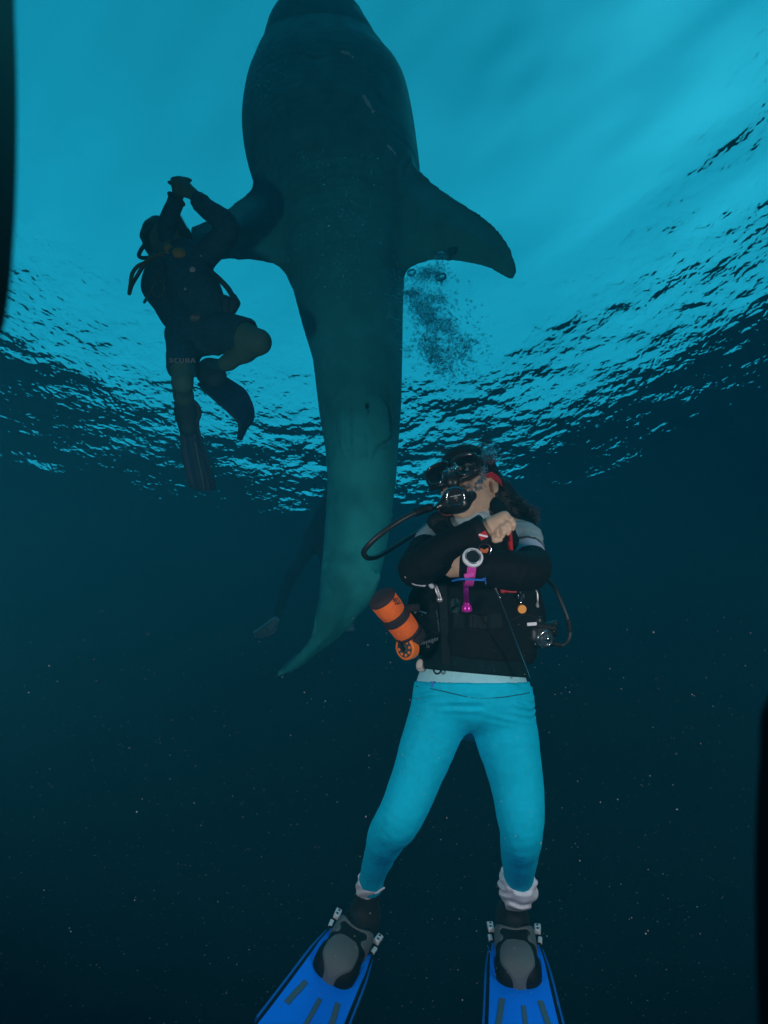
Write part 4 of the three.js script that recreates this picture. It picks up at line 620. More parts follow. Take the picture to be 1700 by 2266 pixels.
  part('bezel', lathe([[0.0150, 0.0108], [0.0155, 0.0118], [0.0168, 0.0118], [0.0175, 0.0108]], wm.clone().multiply(new THREE.Matrix4().makeRotationX(Math.PI / 2)), 40), silverM, wt);
  part('dial', lathe([[0, 0.0109], [0.0160, 0.0109]], wm.clone().multiply(new THREE.Matrix4().makeRotationX(Math.PI / 2)), 40), mat(0.02, 0.025, 0.03, 0.12), wt);
  part('crown', put(new THREE.CylinderGeometry(0.003, 0.003, 0.005, 14).rotateZ(Math.PI / 2).translate(-0.024, 0.004, 0.005), wm), mat(0.03, 0.03, 0.03, 0.4), wt);
  const SP = [], SI = []; for (let i = 0; i <= 40; i++) { const a = i / 40 * Math.PI * 2, rr = 0.0418, c2 = V().crossVectors(wa, wn).normalize(); for (const [k, o] of [[-0.0098, 0], [-0.0098, 0.003], [0.0098, 0.003], [0.0098, 0]]) { const p = wcen.clone().addScaledVector(wn, Math.cos(a) * (rr + o)).addScaledVector(c2, Math.sin(a) * (rr + o) * 1.02).addScaledVector(wa, k); SP.push(p.x, p.y, p.z); } }
  for (let i = 0; i < 40; i++) for (let k = 0; k < 4; k++) { const A = i * 4 + k, B = i * 4 + (k + 1) % 4; SI.push(A, A + 4, B, B, A + 4, B + 4); }
  const sg = new THREE.BufferGeometry(); sg.setAttribute('position', new THREE.Float32BufferAttribute(SP, 3)); sg.setIndex(SI); const sg2 = sg.toNonIndexed(); sg2.computeVertexNormals();
  part('strap', sg2, mat(0.62, 0.04, 0.36, 0.5), wt, 'magenta rubber strap');
  part('strap_keeper', put(new RoundedBoxGeometry(0.023, 0.011, 0.006, 3, 0.0025), frame(hit(W2.full, 1037, 1272).p.addScaledVector(BACK, 0.008), CU.clone().applyAxisAngle(BACK, 0.25), BACK)), mat(0.68, 0.07, 0.42, 0.5), wt);
  // --- torch hanging from the chest, its blue lanyard
  const t0 = at(1030.5, 1279, 1.315), t1 = at(1033.5, 1352, 1.322), tdir2 = t1.clone().sub(t0), tL = tdir2.length(), tm2 = frame(t0, tdir2, BACK), pink = mat(0.32, 0.008, 0.32, 0.25, { metalness: 0.7 });
  const torch = thing('dive_torch', 'slim purple dive torch hanging head down from the vest', 'torch', t0);
  part('barrel', lathe([[0, 0], [0.0062, 0.001], [0.0068, 0.004], [0.0068, 0.012], [0.0058, 0.0135], [0.0068, 0.015], [0.0068, 0.021], [0.0058, 0.0225], [0.0068, 0.024], [0.0068, tL * 0.45], [0.0062, tL * 0.46], [0.0062, tL * 0.74], [0, tL * 0.74]], tm2, 24), pink, torch);
  part('head', lathe([[0.0062, tL * 0.74], [0.0075, tL * 0.76], [0.0068, tL * 0.78], [0.0112, tL * 0.86], [0.0118, tL * 0.97], [0.0108, tL]], tm2, 28), mat(0.62, 0.015, 0.42, 0.25, { metalness: 0.3 }), torch);
  part('reflector', lathe([[0.0106, tL * 0.995], [0.004, tL * 0.93], [0, tL * 0.925]], tm2, 24), chrome, torch);
  const ln = (l) => tube(l.map(([x, y, z]) => at(x, y, z)), 0.0013, 6);
  solo('lanyard', [ln([[1000, 1285, 1.285], [1015, 1281, 1.268], [1030, 1280.5, 1.260], [1050, 1281.5, 1.258], [1066, 1282, 1.262], [1075, 1281, 1.268]]), ln([[1002, 1286.5, 1.285], [1018, 1283, 1.266], [1034, 1282.5, 1.258], [1052, 1284, 1.256], [1066, 1284.5, 1.260], [1075, 1286, 1.266], [1075, 1292, 1.268]]), ln([[1060, 1283.5, 1.258], [1068, 1281, 1.262], [1074, 1279, 1.266]])], mat(0.01, 0.16, 0.6, 0.6), 'thin bright blue cord tied round the purple torch', 'cord');
  // --- clips, coil, pointer, bolt snap
  const clip = (name, label, list, r) => { const c = list.map(([x, y, l]) => on(x, y, l)); const t = thing(name, label, 'clip', c[0]); part('body', tube(c, r, 10), silverM, t); return [t, c]; };
  { const [t, c] = clip('snap_clip', 'dull silver snap clip on the dark vest left of the torch', [[966, 1296, 0.006], [967, 1304, 0.007], [971, 1316, 0.007], [974, 1325, 0.006]], 0.0042); part('gate', tube([on(970, 1298, 0.009), on(975, 1310, 0.01), on(979, 1322, 0.009)], 0.0022, 8), silverM, t); part('hinge', new THREE.SphereGeometry(0.0085, 16, 12).translate(...on(974.5, 1326, 0.006).toArray()), silverM, t); }
  { const [t, c] = clip('snap_clip', 'thin grey clip at the right edge of the vest', [[1182, 1303, 0.004], [1186, 1312, 0.004], [1187, 1326, 0.004], [1187, 1338, 0.004]], 0.0024); part('end', new THREE.SphereGeometry(0.0055, 14, 10).scale(0.8, 1.3, 0.8).translate(...on(1187, 1340, 0.004).toArray()), mat(0.28, 0.32, 0.34, 0.4), t); }
  { const P = [], c = V(); for (let i = 0; i <= 160; i++) { const t = i / 160, a = t * Math.PI * 2 * 7; P.push(at(1007 + 9 * Math.cos(a), 1340 - 11 * (t - 0.5) * 1.6 + 9 * Math.sin(a) * 0.75, 1.36 + 0.008 * Math.sin(a))); } solo('coiled_lanyard', tube(P, 0.0014, 6, 420), mat(0.012, 0.05, 0.055, 0.5), 'small dark green coiled lanyard beside the purple torch', 'lanyard'); }
  { const a = at(1091, 1288, 1.315), b = at(1175.5, 1501, 1.36), d = b.clone().sub(a), L = d.length(), m = frame(a, d, BACK), t = thing('pointer_stick', 'long thin silver pointer stick hanging slantwise down the vest', 'pointer stick', a);
    part('rod', lathe([[0, L * 0.1], [0.0019, L * 0.1], [0.0019, L - 0.002], [0, L]], m, 12), steel, t); part('grip', lathe([[0, 0], [0.0028, 0.001], [0.0028, L * 0.145], [0.0034, L * 0.148], [0.0034, L * 0.156], [0.002, L * 0.158]], m, 14), steel, t); }
  { const c = on(1148, 1318, 0.010), m = frame(c, CU.clone().applyAxisAngle(BACK, 0.05), BACK), t = thing('bolt_snap', 'small shiny double-ended bolt snap on the vest beside the red tab', 'bolt snap', c);
    part('spine', [put(new THREE.CylinderGeometry(0.0022, 0.0022, 0.026, 12), m), put(new THREE.SphereGeometry(0.0028, 12, 8).translate(0, 0.014, 0), m), put(new THREE.SphereGeometry(0.0028, 12, 8).translate(0, -0.016, 0), m)], chrome, t);
    for (const k of [-1, 1]) part('gate', put(new THREE.CapsuleGeometry(0.0026, 0.008, 4, 12).translate(k * 0.0065, 0, 0.001), m), chrome, t);
    part('collar', put(new THREE.CylinderGeometry(0.0062, 0.0062, 0.004, 16).rotateZ(Math.PI / 2), m), chrome, t); }
  // --- red pull strap held in her hand
  solo('red_strap', tube([at(1125, 1158, 1.30), at(1127, 1170, 1.305), at(1129, 1195, 1.33), at(1132, 1236, 1.365), at(1134, 1262, 1.40)], 0.0056, 12), redM, 'red tube held under the fingers of the raised hand', 'strap');
  // --- wristband with a red and white flag patch
  const ca = W.armR.p[5], cb = W.armR.p[4], cd = ca.clone().sub(cb).normalize(), cm = frame(cb.clone().lerp(ca, 0.80), cd, BACK);
  const cuff = thing('wrist_band', 'black wristband with a small red patch crossed by a white stripe', 'wristband', cb.clone().lerp(ca, 0.8));
  part('band', lathe([[0.035, -0.014], [0.039, -0.012], [0.0395, 0.010], [0.036, 0.013]], cm, 32), blackPlain, cuff);
  part('patch', put(new RoundedBoxGeometry(0.016, 0.019, 0.003, 2, 0.001).translate(0.004, 0.0, 0.039), cm), redM, cuff);
  part('stripe', put(new RoundedBoxGeometry(0.0042, 0.020, 0.0016, 2, 0.0006).rotateZ(-0.75).translate(0.004, 0.0, 0.0405), cm), whiteM, cuff);
  // --- orange marker roll with straps and the orange spool
  const sa = at(845, 1323, 1.375), sbp = at(907, 1405, 1.415), sd = sbp.clone().sub(sa), sL = sd.length(), smx = frame(sa, sd, BACK), smb = thing('marker_buoy', 'rolled orange surface marker strapped with black bands at her hip', 'marker buoy', sa);
  const rollX = V().setFromMatrixColumn(smx, 0), rollY = V().setFromMatrixColumn(smx, 1), rollZ = V().setFromMatrixColumn(smx, 2);
  const roll = (x, y, z) => { const px = x - sa.x, py = y - sa.y, pz = z - sa.z, a = px * rollX.x + py * rollX.y + pz * rollX.z, b = px * rollY.x + py * rollY.y + pz * rollY.z, c = px * rollZ.x + py * rollZ.y + pz * rollZ.z, t = b / sL; const squeeze = 0.0032 * Math.exp(-Math.pow((t - 0.45) / 0.12, 2)) + 0.004 * Math.exp(-Math.pow((t - 0.97) / 0.1, 2)); const r = Math.hypot(a, c) - (0.0345 - squeeze) + 0.0011 * noise(a * 70, b * 28, c * 70) + 0.0006 * noise(a * 190, b * 120, c * 190); return smax(r, Math.abs(b - sL / 2) - sL / 2, 0.006); };
  const sb2 = around([sa, sbp], 0.06); part('roll', nets(roll, sb2.min, sb2.max, 0.0036, cloth(0.07, 60, 300)), mat(1.0, 0.17, 0.03, 0.7, { vertexColors: true, specularIntensity: 0.3 }), smb);
  part('end_cap', lathe([[0, -0.010], [0.026, -0.009], [0.0345, -0.002], [0.036, 0.004], [0.0345, 0.0065]], smx, 36), mat(0.03, 0.012, 0.014, 0.8), smb);
  part('band', lathe([[0.0325, sL * 0.40], [0.036, sL * 0.40], [0.036, sL * 0.57], [0.0325, sL * 0.57]], smx, 36), mat(0.022, 0.012, 0.016, 0.85), smb);
  part('band', lathe([[0.031, sL * 0.90], [0.0352, sL * 0.90], [0.0352, sL * 0.955], [0.031, sL * 0.955]], smx, 36), mat(0.022, 0.012, 0.016, 0.85), smb);
  part('holder', lathe([[0.0, sL * 0.99], [0.0345, sL * 0.985], [0.036, sL * 1.0], [0.034, sL * 1.16], [0.02, sL * 1.2], [0, sL * 1.2]], smx, 36), mat(0.018, 0.012, 0.015, 0.85), smb);
  part('holder_strap', strapTo(), mat(0.02, 0.014, 0.018, 0.85), smb);
  function strapTo() { return tube([at(885, 1352, 1.385), at(905, 1346, 1.40), at(925, 1344, 1.43)], 0.010, 10).scale(1, 1, 1); }
  part('lettering', [text('AB', 0.011, frame(at(880, 1331, 1.351), rollY.clone().negate().applyAxisAngle(BACK, Math.PI / 2 + 0.1), BACK.clone().addScaledVector(CR, 0.55).addScaledVector(CU, 0.3)), 0.001)], mat(0.05, 0.02, 0.02, 0.8), smb);
  const kc = at(902, 1433, 1.40), kn = BACK.clone().multiplyScalar(0.72).addScaledVector(CR, -0.62).addScaledVector(CU, -0.25).normalize(), km = frame(kc, CU, kn), sp = thing('finger_spool', 'bright orange finger spool with round holes below the marker roll', 'spool', kc);
  const Kz = (g) => put(g, km), disc = (z, r, h) => new THREE.CylinderGeometry(r, r, h, 40).rotateX(Math.PI / 2).translate(0, 0, z);
  part('drum', Kz(lathe2([[0.014, -0.012], [0.0275, -0.012], [0.029, -0.010], [0.029, 0.010], [0.0275, 0.012], [0.0225, 0.012]])), mat(1.0, 0.20, 0.01, 0.45), sp);
  function lathe2(p) { return new THREE.LatheGeometry(p.map(([r, y]) => new THREE.Vector2(r, y)), 44).rotateX(Math.PI / 2); }
  part('face', Kz(disc(0.010, 0.0226, 0.004)), mat(0.02, 0.05, 0.06, 0.5), sp);
  for (let i = 0; i < 8; i++) { const a = i / 8 * Math.PI * 2 + 0.3; part('hole', Kz(new THREE.CylinderGeometry(0.0036, 0.0036, 0.003, 18).rotateX(Math.PI / 2).translate(Math.cos(a) * 0.0165, Math.sin(a) * 0.0165, 0.0118)), mat(1.0, 0.22, 0.01, 0.5), sp); }
  part('line', Kz(new THREE.TorusGeometry(0.0075, 0.0032, 8, 24).translate(0, 0, 0.0125)), mat(0.05, 0.06, 0.06, 0.8), sp);
  part('clip', [tube([kc.clone().addScaledVector(kn, 0.016), kc.clone().addScaledVector(kn, 0.019).addScaledVector(CR, -0.006).addScaledVector(CU, 0.012), kc.clone().addScaledVector(kn, 0.014).addScaledVector(CR, -0.012).addScaledVector(CU, 0.02)], 0.0034, 10)], blackPlain, sp);
  solo('plastic_toggle', nets(blend(0.006, ellip(at(930, 1472, 1.46), fr, 0.011, 0.016, 0.008), ellip(at(935, 1479, 1.46), fr, 0.008, 0.009, 0.007)), around([at(932, 1475, 1.46)], 0.03).min, around([at(932, 1475, 1.46)], 0.03).max, 0.0025), mat(0.5, 0.46, 0.42, 0.6), 'beige plastic toggle at the hip just below the orange spool', 'toggle');
  // --- inflator / octopus on the right with its hose
  const oc = at(1202, 1411, 1.45), oct = thing('spare_regulator', 'spare regulator with a shiny chrome cap at the woman\'s right-hand edge', 'regulator', oc), om = frame(oc, CU.clone().applyAxisAngle(BACK, 0.15), BACK.clone().addScaledVector(CR, 0.25));
  const ocl = (a, b, c) => V(a, b, c).applyMatrix4(om);
  const of = blend(0.012, ellip(ocl(0, 0, -0.012), om, 0.034, 0.026, 0.026), bone(ocl(0.012, 0.018, -0.012), ocl(0.046, 0.026, -0.012), 0.016, 0.009), bone(ocl(-0.01, 0.02, -0.012), ocl(0.0, 0.044, -0.012), 0.018, 0.012), bone(ocl(0.01, -0.018, -0.012), ocl(0.034, -0.022, -0.012), 0.013, 0.009)), ob = around([oc], 0.085);
  part('case', nets(of, ob.min, ob.max, 0.0038), mat(0.012, 0.014, 0.017, 0.4), oct);
  part('cap', lathe([[0.024, 0.006], [0.022, 0.012], [0.016, 0.016], [0.012, 0.0165], [0.011, 0.021], [0, 0.022]], om.clone().multiply(new THREE.Matrix4().makeRotationX(Math.PI / 2)), 32), mat(0.10, 0.13, 0.15, 0.25, { metalness: 0.6 }), oct);
  part('button', put(new THREE.SphereGeometry(0.0085, 20, 14).scale(1, 1, 0.6).translate(0, 0, 0.022), om), chrome, oct);
  part('cap_ring', put(new THREE.TorusGeometry(0.0185, 0.0014, 8, 36).translate(0, 0, 0.015), om), chrome, oct);
  part('hose', tube([[1212, 1282, 1.50], [1228, 1300, 1.48], [1246, 1340, 1.46], [1260, 1385, 1.45], [1260, 1412, 1.445], [1248, 1426, 1.445], [1230, 1427, 1.445], [1215, 1420, 1.447]].map((p) => at(...p)), 0.0048, 10, 80), mat(0.010, 0.013, 0.016, 0.45), oct);
  part('hose_sleeve', [tube([at(1258.5, 1374, 1.452), at(1261, 1395, 1.448)], 0.0068, 10), tube([at(1240, 1427.5, 1.445), at(1222, 1424, 1.446)], 0.0066, 10)], blackPlain, oct);
  part('mouth_flap', nets(blend(0.01, bone(at(1190, 1385, 1.455), at(1224, 1390, 1.46), 0.014, 0.010), bone(at(1224, 1390, 1.46), at(1231, 1406, 1.46), 0.010, 0.005)), around([at(1190, 1385, 1.455), at(1231, 1406, 1.46)], 0.03).min, around([at(1190, 1385, 1.455), at(1231, 1406, 1.46)], 0.03).max, 0.004), blackPlain, oct);
}
// ---------------------------------------------------------------- the diver at the left, hands together over his head
const K = (X, Y, d) => at(X / 2.91 + 250, Y / 2.91 + 360, d);
function ribbon(name, rows, th, m, parent) {            // a fin blade along a bent spine: [centre, half-width vector]
  const P = [], idx = [], n = rows.length, S = 6;
  for (let i = 0; i < n; i++) {
    const [c, w] = rows[i], t = rows[Math.min(n - 1, i + 1)][0].clone().sub(rows[Math.max(0, i - 1)][0]).normalize(), nn = V().crossVectors(t, w).normalize();
    for (let k = 0; k < 2 * S; k++) { const u = k < S ? lerp(-1, 1, k / (S - 1)) : lerp(1, -1, (k - S) / (S - 1)), e = Math.abs(u) > 0.9 ? 1.7 : Math.abs(Math.abs(u) - 0.3) < 0.14 ? 1.25 : 0.7, o = (k < S ? 1 : -1) * th * e; P.push(c.x + w.x * u + nn.x * o, c.y + w.y * u + nn.y * o, c.z + w.z * u + nn.z * o); }
  }
  const q = 2 * S; for (let i = 0; i < n - 1; i++) for (let k = 0; k < q; k++) { const a = i * q + k, b = i * q + (k + 1) % q; idx.push(a, a + q, b, b, a + q, b + q); }
  for (const [o, f] of [[0, 0], [(n - 1) * q, 1]]) for (let k = 0; k < S - 1; k++) { const a = o + k, b = o + k + 1, c = o + q - 1 - k, d = o + q - 2 - k; idx.push(a, b, c, b, d, c); }
  const g = new THREE.BufferGeometry(); g.setAttribute('position', new THREE.Float32BufferAttribute(P, 3)); g.setIndex(idx); const h = g.toNonIndexed(); h.computeVertexNormals();
  return part(name, h, m, parent);
}
{
  const D = 2.75, skin2 = mat(0.075, 0.20, 0.175, 0.7, { vertexColors: true, specularIntensity: 0.3 }), hazedSuit = mat(0.016, 0.10, 0.15, 0.85, { vertexColors: true, specularIntensity: 0.3 }), plain = mat(0.010, 0.055, 0.085, 0.7);  // water haze put into the colours: suit lightened to blue, skin drained of red
  const J = { sh: K(455, 610, 2.78), pel: K(555, 1085, 2.74), neck: K(405, 565, 2.83), head: K(318, 478, 2.86) };
  const torso = blend(0.05, bone(K(480, 650, 2.78), K(525, 830, 2.76), 0.098, 0.092), bone(K(525, 830, 2.76), J.pel, 0.092, 0.108), bone(K(400, 620, 2.86), K(545, 620, 2.72), 0.065, 0.06));
  const armA = [K(572, 618, 2.70), K(738, 420, 2.58), K(590, 285, 2.60), K(528, 215, 2.62), K(478, 165, 2.63)], armB = [K(400, 620, 2.88), K(348, 415, 2.74), K(392, 285, 2.68), K(416, 212, 2.66), K(444, 165, 2.65)];
  const armF = (a, k) => limb(a, [0.054 * k, 0.044 * k, 0.035 * k, 0.028, 0.025]);
  const fA = armF(armA, 1), fB = armF(armB, 0.8);
  const legA = [K(470, 1120, 2.74), K(450, 1320, 2.62), K(448, 1420, 2.58), K(455, 1500, 2.68), K(468, 1580, 2.78), K(480, 1640, 2.78)], legB = [K(640, 1085, 2.70), K(860, 1130, 2.58), K(940, 1155, 2.55), K(850, 1218, 2.60), K(745, 1285, 2.66), K(660, 1325, 2.70)];
  const fL = (p, r) => { const b = []; for (let i = 0; i < p.length - 1; i++) b.push(bone(p[i], p[i + 1], r[i], r[i + 1])); return blend(0.025, ...b); };
  const lA = fL(legA, [0.085, 0.054, 0.043, 0.042, 0.032, 0.034]), lB = fL(legB, [0.09, 0.062, 0.052, 0.045, 0.034, 0.03]);
  const hd = blend(0.03, bone(K(312, 482, 2.88), K(322, 505, 2.86), 0.088, 0.084), bone(K(372, 470, 2.84), K(388, 500, 2.82), 0.062, 0.058), bone(K(392, 505, 2.82), K(405, 535, 2.80), 0.042, 0.038), bone(K(402, 478, 2.80), K(420, 462, 2.78), 0.022, 0.016));
  const neck = bone(K(365, 510, 2.85), J.neck, 0.062, 0.07);
  const fing = (l, r) => { const b = []; for (let i = 0; i < l.length - 1; i++) b.push(bone(K(...l[i]), K(...l[i + 1]), r, r * 0.85)); return blend(0.004, ...b); };
  const palm = blend(0.03, bone(armA[3], K(438, 140, 2.63), 0.026, 0.024), bone(armB[3], K(450, 138, 2.645), 0.025, 0.022), bone(K(425, 150, 2.63), K(470, 175, 2.63), 0.028, 0.026));
  const fingers = [fing([[430, 125, 2.62], [412, 106, 2.62], [395, 103, 2.62], [380, 106, 2.62]], 0.0085), fing([[446, 122, 2.63], [440, 107, 2.63], [420, 100, 2.63], [398, 101, 2.63]], 0.0085), fing([[455, 120, 2.63], [470, 108, 2.63], [486, 111, 2.63], [500, 113, 2.63]], 0.0085), fing([[450, 124, 2.64], [460, 104, 2.64], [478, 106, 2.64], [492, 109, 2.64]], 0.008),
    fing([[425, 150, 2.62], [400, 140, 2.62], [382, 131, 2.62], [362, 127, 2.62]], 0.009), fing([[428, 140, 2.64], [405, 134, 2.64], [388, 129, 2.64], [370, 127, 2.64]], 0.0085), fing([[420, 165, 2.62], [410, 172, 2.62], [404, 178, 2.62]], 0.010), fing([[470, 150, 2.65], [480, 138, 2.65], [482, 126, 2.65]], 0.010)];
  const hands = (x, y, z) => { let e = 1e9; for (const g of fingers) e = Math.min(e, g(x, y, z)); return smin(palm(x, y, z), e, 0.010); };
  const body = blend(0.03, torso, fA, fB, lA, lB, hd, neck);
  const per = thing('person', 'diver in black with bare legs, hands joined above his head beside the shark', 'person', J.pel);
  const bb = around([...armA, ...armB, ...legA, ...legB, J.head, J.pel], 0.15);
  const hb = around([K(362, 127, 2.62), K(500, 113, 2.65), armA[3], armB[3]], 0.04);
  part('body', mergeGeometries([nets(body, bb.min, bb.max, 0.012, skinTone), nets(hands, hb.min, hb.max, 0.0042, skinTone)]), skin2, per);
  const wA = half(K(545, 232, 2.62), armA[4].clone().sub(armA[2])), wB = half(K(402, 222, 2.66), armB[4].clone().sub(armB[2])), waist = half(K(560, 1040, 2.74), J.pel.clone().sub(J.sh)), nk = half(K(395, 545, 2.83), K(395, 545, 2.83).sub(K(470, 660, 2.8)));
  const fold = (x, y, z) => 0.003 * noise(x * 34, y * 34, z * 34);
  part('wetsuit_top', nets((x, y, z) => smin(smax(smax(torso(x, y, z) - 0.008, waist(x, y, z), 0.006), nk(x, y, z), 0.006), Math.min(smax(fA(x, y, z) - 0.009, wA(x, y, z), 0.005), smax(fB(x, y, z) - 0.009, wB(x, y, z), 0.005)), 0.02) + fold(x, y, z), bb.min, bb.max, 0.010, cloth(0.2)), hazedSuit, per);
  for (const [p, q] of [[armA[2].clone().lerp(armA[3], 0.35), armA[3]], [armB[2].clone().lerp(armB[3], 0.7), armB[3]]]) part('cuff', new THREE.TorusGeometry(0.037, 0.008, 10, 24).applyMatrix4(frame(p, BACK, q.clone().sub(p))), plain, per);
  // loose shorts
  const hemA = half(K(450, 1332, 2.6), legA[2].clone().sub(legA[0])), hemB = half(K(858, 1115, 2.58), legB[2].clone().sub(legB[0])), top = half(K(555, 1000, 2.74), J.sh.clone().sub(J.pel));
  const looseA = bone(legA[0], K(440, 1345, 2.6), 0.09, 0.066), looseB = bone(legB[0], K(865, 1115, 2.58), 0.10, 0.080), flap = bone(K(620, 1170, 2.70), K(672, 1228, 2.68), 0.06, 0.012), seat = bone(J.pel, K(480, 1110, 2.76), 0.118, 0.10), tab = bone(K(500, 1340, 2.6), K(532, 1372, 2.6), 0.03, 0.008);
  const shorts = (x, y, z) => smax(smin(smin(smax(looseA(x, y, z), hemA(x, y, z), 0.005), smax(looseB(x, y, z), hemB(x, y, z), 0.005), 0.03), smin(seat(x, y, z), Math.min(flap(x, y, z), tab(x, y, z)), 0.02), 0.03) + fold(x, y, z), top(x, y, z), 0.006);
  part('shorts', nets(shorts, bb.min, bb.max, 0.010, cloth(0.2)), hazedSuit, per);
  const th = hit(shorts, 404.5, 797, 2.2, 3.2); part('shorts_lettering', text('SCUBA', 0.020, frame(th.p.addScaledVector(th.n, 0.003), CU, BACK), 0.002, 1.35), mat(0.32, 0.36, 0.38, 0.7), per, 'SCUBA in pale letters on the leg of the shorts');
  part('hair', nets((x, y, z) => smax(blend(0.02, bone(K(308, 478, 2.885), K(314, 512, 2.87), 0.096, 0.092))(x, y, z) + 0.005 * noise(x * 50, y * 50, z * 50), half(K(362, 445, 2.84), K(400, 470, 2.78).sub(K(310, 480, 2.88)))(x, y, z), 0.01), around([J.head], 0.17).min, around([J.head], 0.17).max, 0.009, cloth(0.3)), mat(0.01, 0.011, 0.012, 0.6, { vertexColors: true }), per);
  for (const d of [[418, 452, 2.765], [424, 470, 2.765]]) part('eye', new THREE.SphereGeometry(0.008, 12, 8).translate(...K(...d).toArray()), plain, per);
  const boot = (p, r) => { const f = fL(p, r), h = around(p, 0.07); part('boot', nets(f, h.min, h.max, 0.009, cloth(0.2)), hazedSuit, per); };
  boot([K(462, 1540, 2.73), K(472, 1600, 2.78), K(484, 1680, 2.76)], [0.047, 0.047, 0.045]); boot([K(690, 1312, 2.68), K(625, 1330, 2.71), K(600, 1365, 2.70)], [0.036, 0.048, 0.046]);
  // vest, tank, buckles
  const vest = thing('buoyancy_vest', 'dark vest with air tank on the bare-legged diver', 'dive vest', K(420, 800, 2.84));
  const vf = blend(0.05, bone(K(358, 640, 2.90), K(342, 800, 2.92), 0.098, 0.108), bone(K(342, 800, 2.92), K(405, 985, 2.88), 0.108, 0.078), bone(K(430, 640, 2.74), K(520, 830, 2.66), 0.075, 0.07), bone(K(520, 830, 2.66), K(600, 1000, 2.66), 0.07, 0.05), bone(K(560, 640, 2.68), K(600, 820, 2.66), 0.05, 0.055), bone(K(600, 820, 2.66), K(690, 970, 2.66), 0.06, 0.045));
  const vb = around([K(345, 640, 2.9), K(318, 800, 2.92), K(690, 970, 2.66), K(395, 985, 2.88)], 0.16);
  part('shell', nets((x, y, z) => vf(x, y, z) + 0.004 * noise(x * 17, y * 17, z * 17), vb.min, vb.max, 0.0105, cloth(0.2)), hazedSuit, vest);
  const on = (X, Y, l = 0.004) => { const h = hit(vf, X / 2.91 + 250, Y / 2.91 + 360, 2.2, 3.2); return h.p.addScaledVector(h.n, l); };
  part('webbing_loop', tube([on(320, 690), on(262, 790), on(255, 830), on(280, 862), on(315, 858), on(333, 820), on(322, 775), on(300, 760)], 0.0045, 6, 60), mat(0.10, 0.15, 0.14, 0.7), vest);
  part('webbing_tail', tube([on(322, 680), on(270, 775), K(230, 850, 2.83), K(203, 898, 2.84)], 0.0075, 6), mat(0.05, 0.08, 0.08, 0.7), vest);
  part('chest_badge', new THREE.SphereGeometry(0.014, 16, 10).scale(1, 1, 0.4).applyMatrix4(frame(on(515, 695), CU, BACK)), mat(0.5, 0.55, 0.56, 0.5), vest);
  part('buckle', new RoundedBoxGeometry(0.045, 0.034, 0.01, 3, 0.003).applyMatrix4(frame(on(543, 1000, 0.008), CU.clone().applyAxisAngle(BACK, -0.1), BACK)), mat(0.10, 0.14, 0.15, 0.5), vest);
  for (const y of [992, 1002, 1012]) part('buckle_ridge', new RoundedBoxGeometry(0.040, 0.0035, 0.004, 2, 0.001).applyMatrix4(frame(on(543, y, 0.014), CU.clone().applyAxisAngle(BACK, -0.1), BACK)), mat(0.3, 0.36, 0.38, 0.4), vest);
  for (const [X, Y] of [[605, 1060], [470, 815], [570, 605]]) part('ring', new THREE.SphereGeometry(0.006, 10, 8).translate(...on(X, Y, 0.006).toArray()), mat(0.5, 0.55, 0.56, 0.3, { metalness: 0.6 }), vest);
  part('inflator_hose', tube([K(600, 660, 2.66), K(625, 695, 2.64), K(690, 755, 2.62), K(745, 815, 2.62), K(775, 870, 2.63)], 0.0125, 10), plain, vest);
  part('inflator', nets(blend(0.012, bone(K(778, 865, 2.63), K(780, 905, 2.63), 0.016, 0.016), bone(K(785, 905, 2.63), K(757, 965, 2.64), 0.026, 0.02), bone(K(770, 940, 2.64), K(745, 940, 2.64), 0.016, 0.013)), around([K(778, 900, 2.63)], 0.09).min, around([K(778, 900, 2.63)], 0.09).max, 0.006), plain, vest);
  part('waist_pocket', nets(blend(0.015, bone(K(690, 860, 2.62), K(728, 890, 2.62), 0.014, 0.022), bone(K(728, 890, 2.62), K(735, 975, 2.64), 0.022, 0.028)), around([K(715, 920, 2.63)], 0.1).min, around([K(715, 920, 2.63)], 0.1).max, 0.007), plain, vest);
  part('shoulder_bump', new THREE.SphereGeometry(0.024, 16, 12).scale(1.2, 0.8, 1).translate(...K(500, 556, 2.72).toArray()), plain, vest);
  // mask, regulators and hoses
  const mk = thing('dive_mask', 'small dark mask on the face of the bare-legged diver', 'dive mask', K(441, 410, 2.76)), mm = frame(K(441, 411, 2.76), K(430, 375, 2.78).sub(K(452, 447, 2.74)), BACK);
  part('mask_box', new RoundedBoxGeometry(0.043, 0.062, 0.15, 4, 0.012).applyMatrix4(mm), plain, mk);
  part('lens', new RoundedBoxGeometry(0.004, 0.05, 0.125, 3, 0.0018).translate(0.0225, 0, 0).applyMatrix4(mm), mat(0.02, 0.03, 0.035, 0.06), mk);
  part('strap', tube([K(425, 395, 2.68), K(375, 400, 2.73), K(300, 420, 2.77), K(245, 445, 2.86)], 0.008, 8), plain, mk);
  const reg = thing('regulator', 'yellowish spare regulator with hose on the bare-legged diver\'s chest', 'regulator', K(425, 585, 2.66)), yel = mat(0.32, 0.25, 0.02, 0.55);
  part('case', nets(blend(0.012, bone(K(418, 585, 2.66), K(440, 590, 2.66), 0.026, 0.026), bone(K(362, 556, 2.68), K(370, 572, 2.68), 0.022, 0.02)), around([K(400, 575, 2.67)], 0.11).min, around([K(400, 575, 2.67)], 0.11).max, 0.006), yel, reg);
  part('mouth_tube', tube([K(370, 560, 2.68), K(395, 590, 2.66), K(420, 590, 2.655)], 0.016, 10), plain, reg);
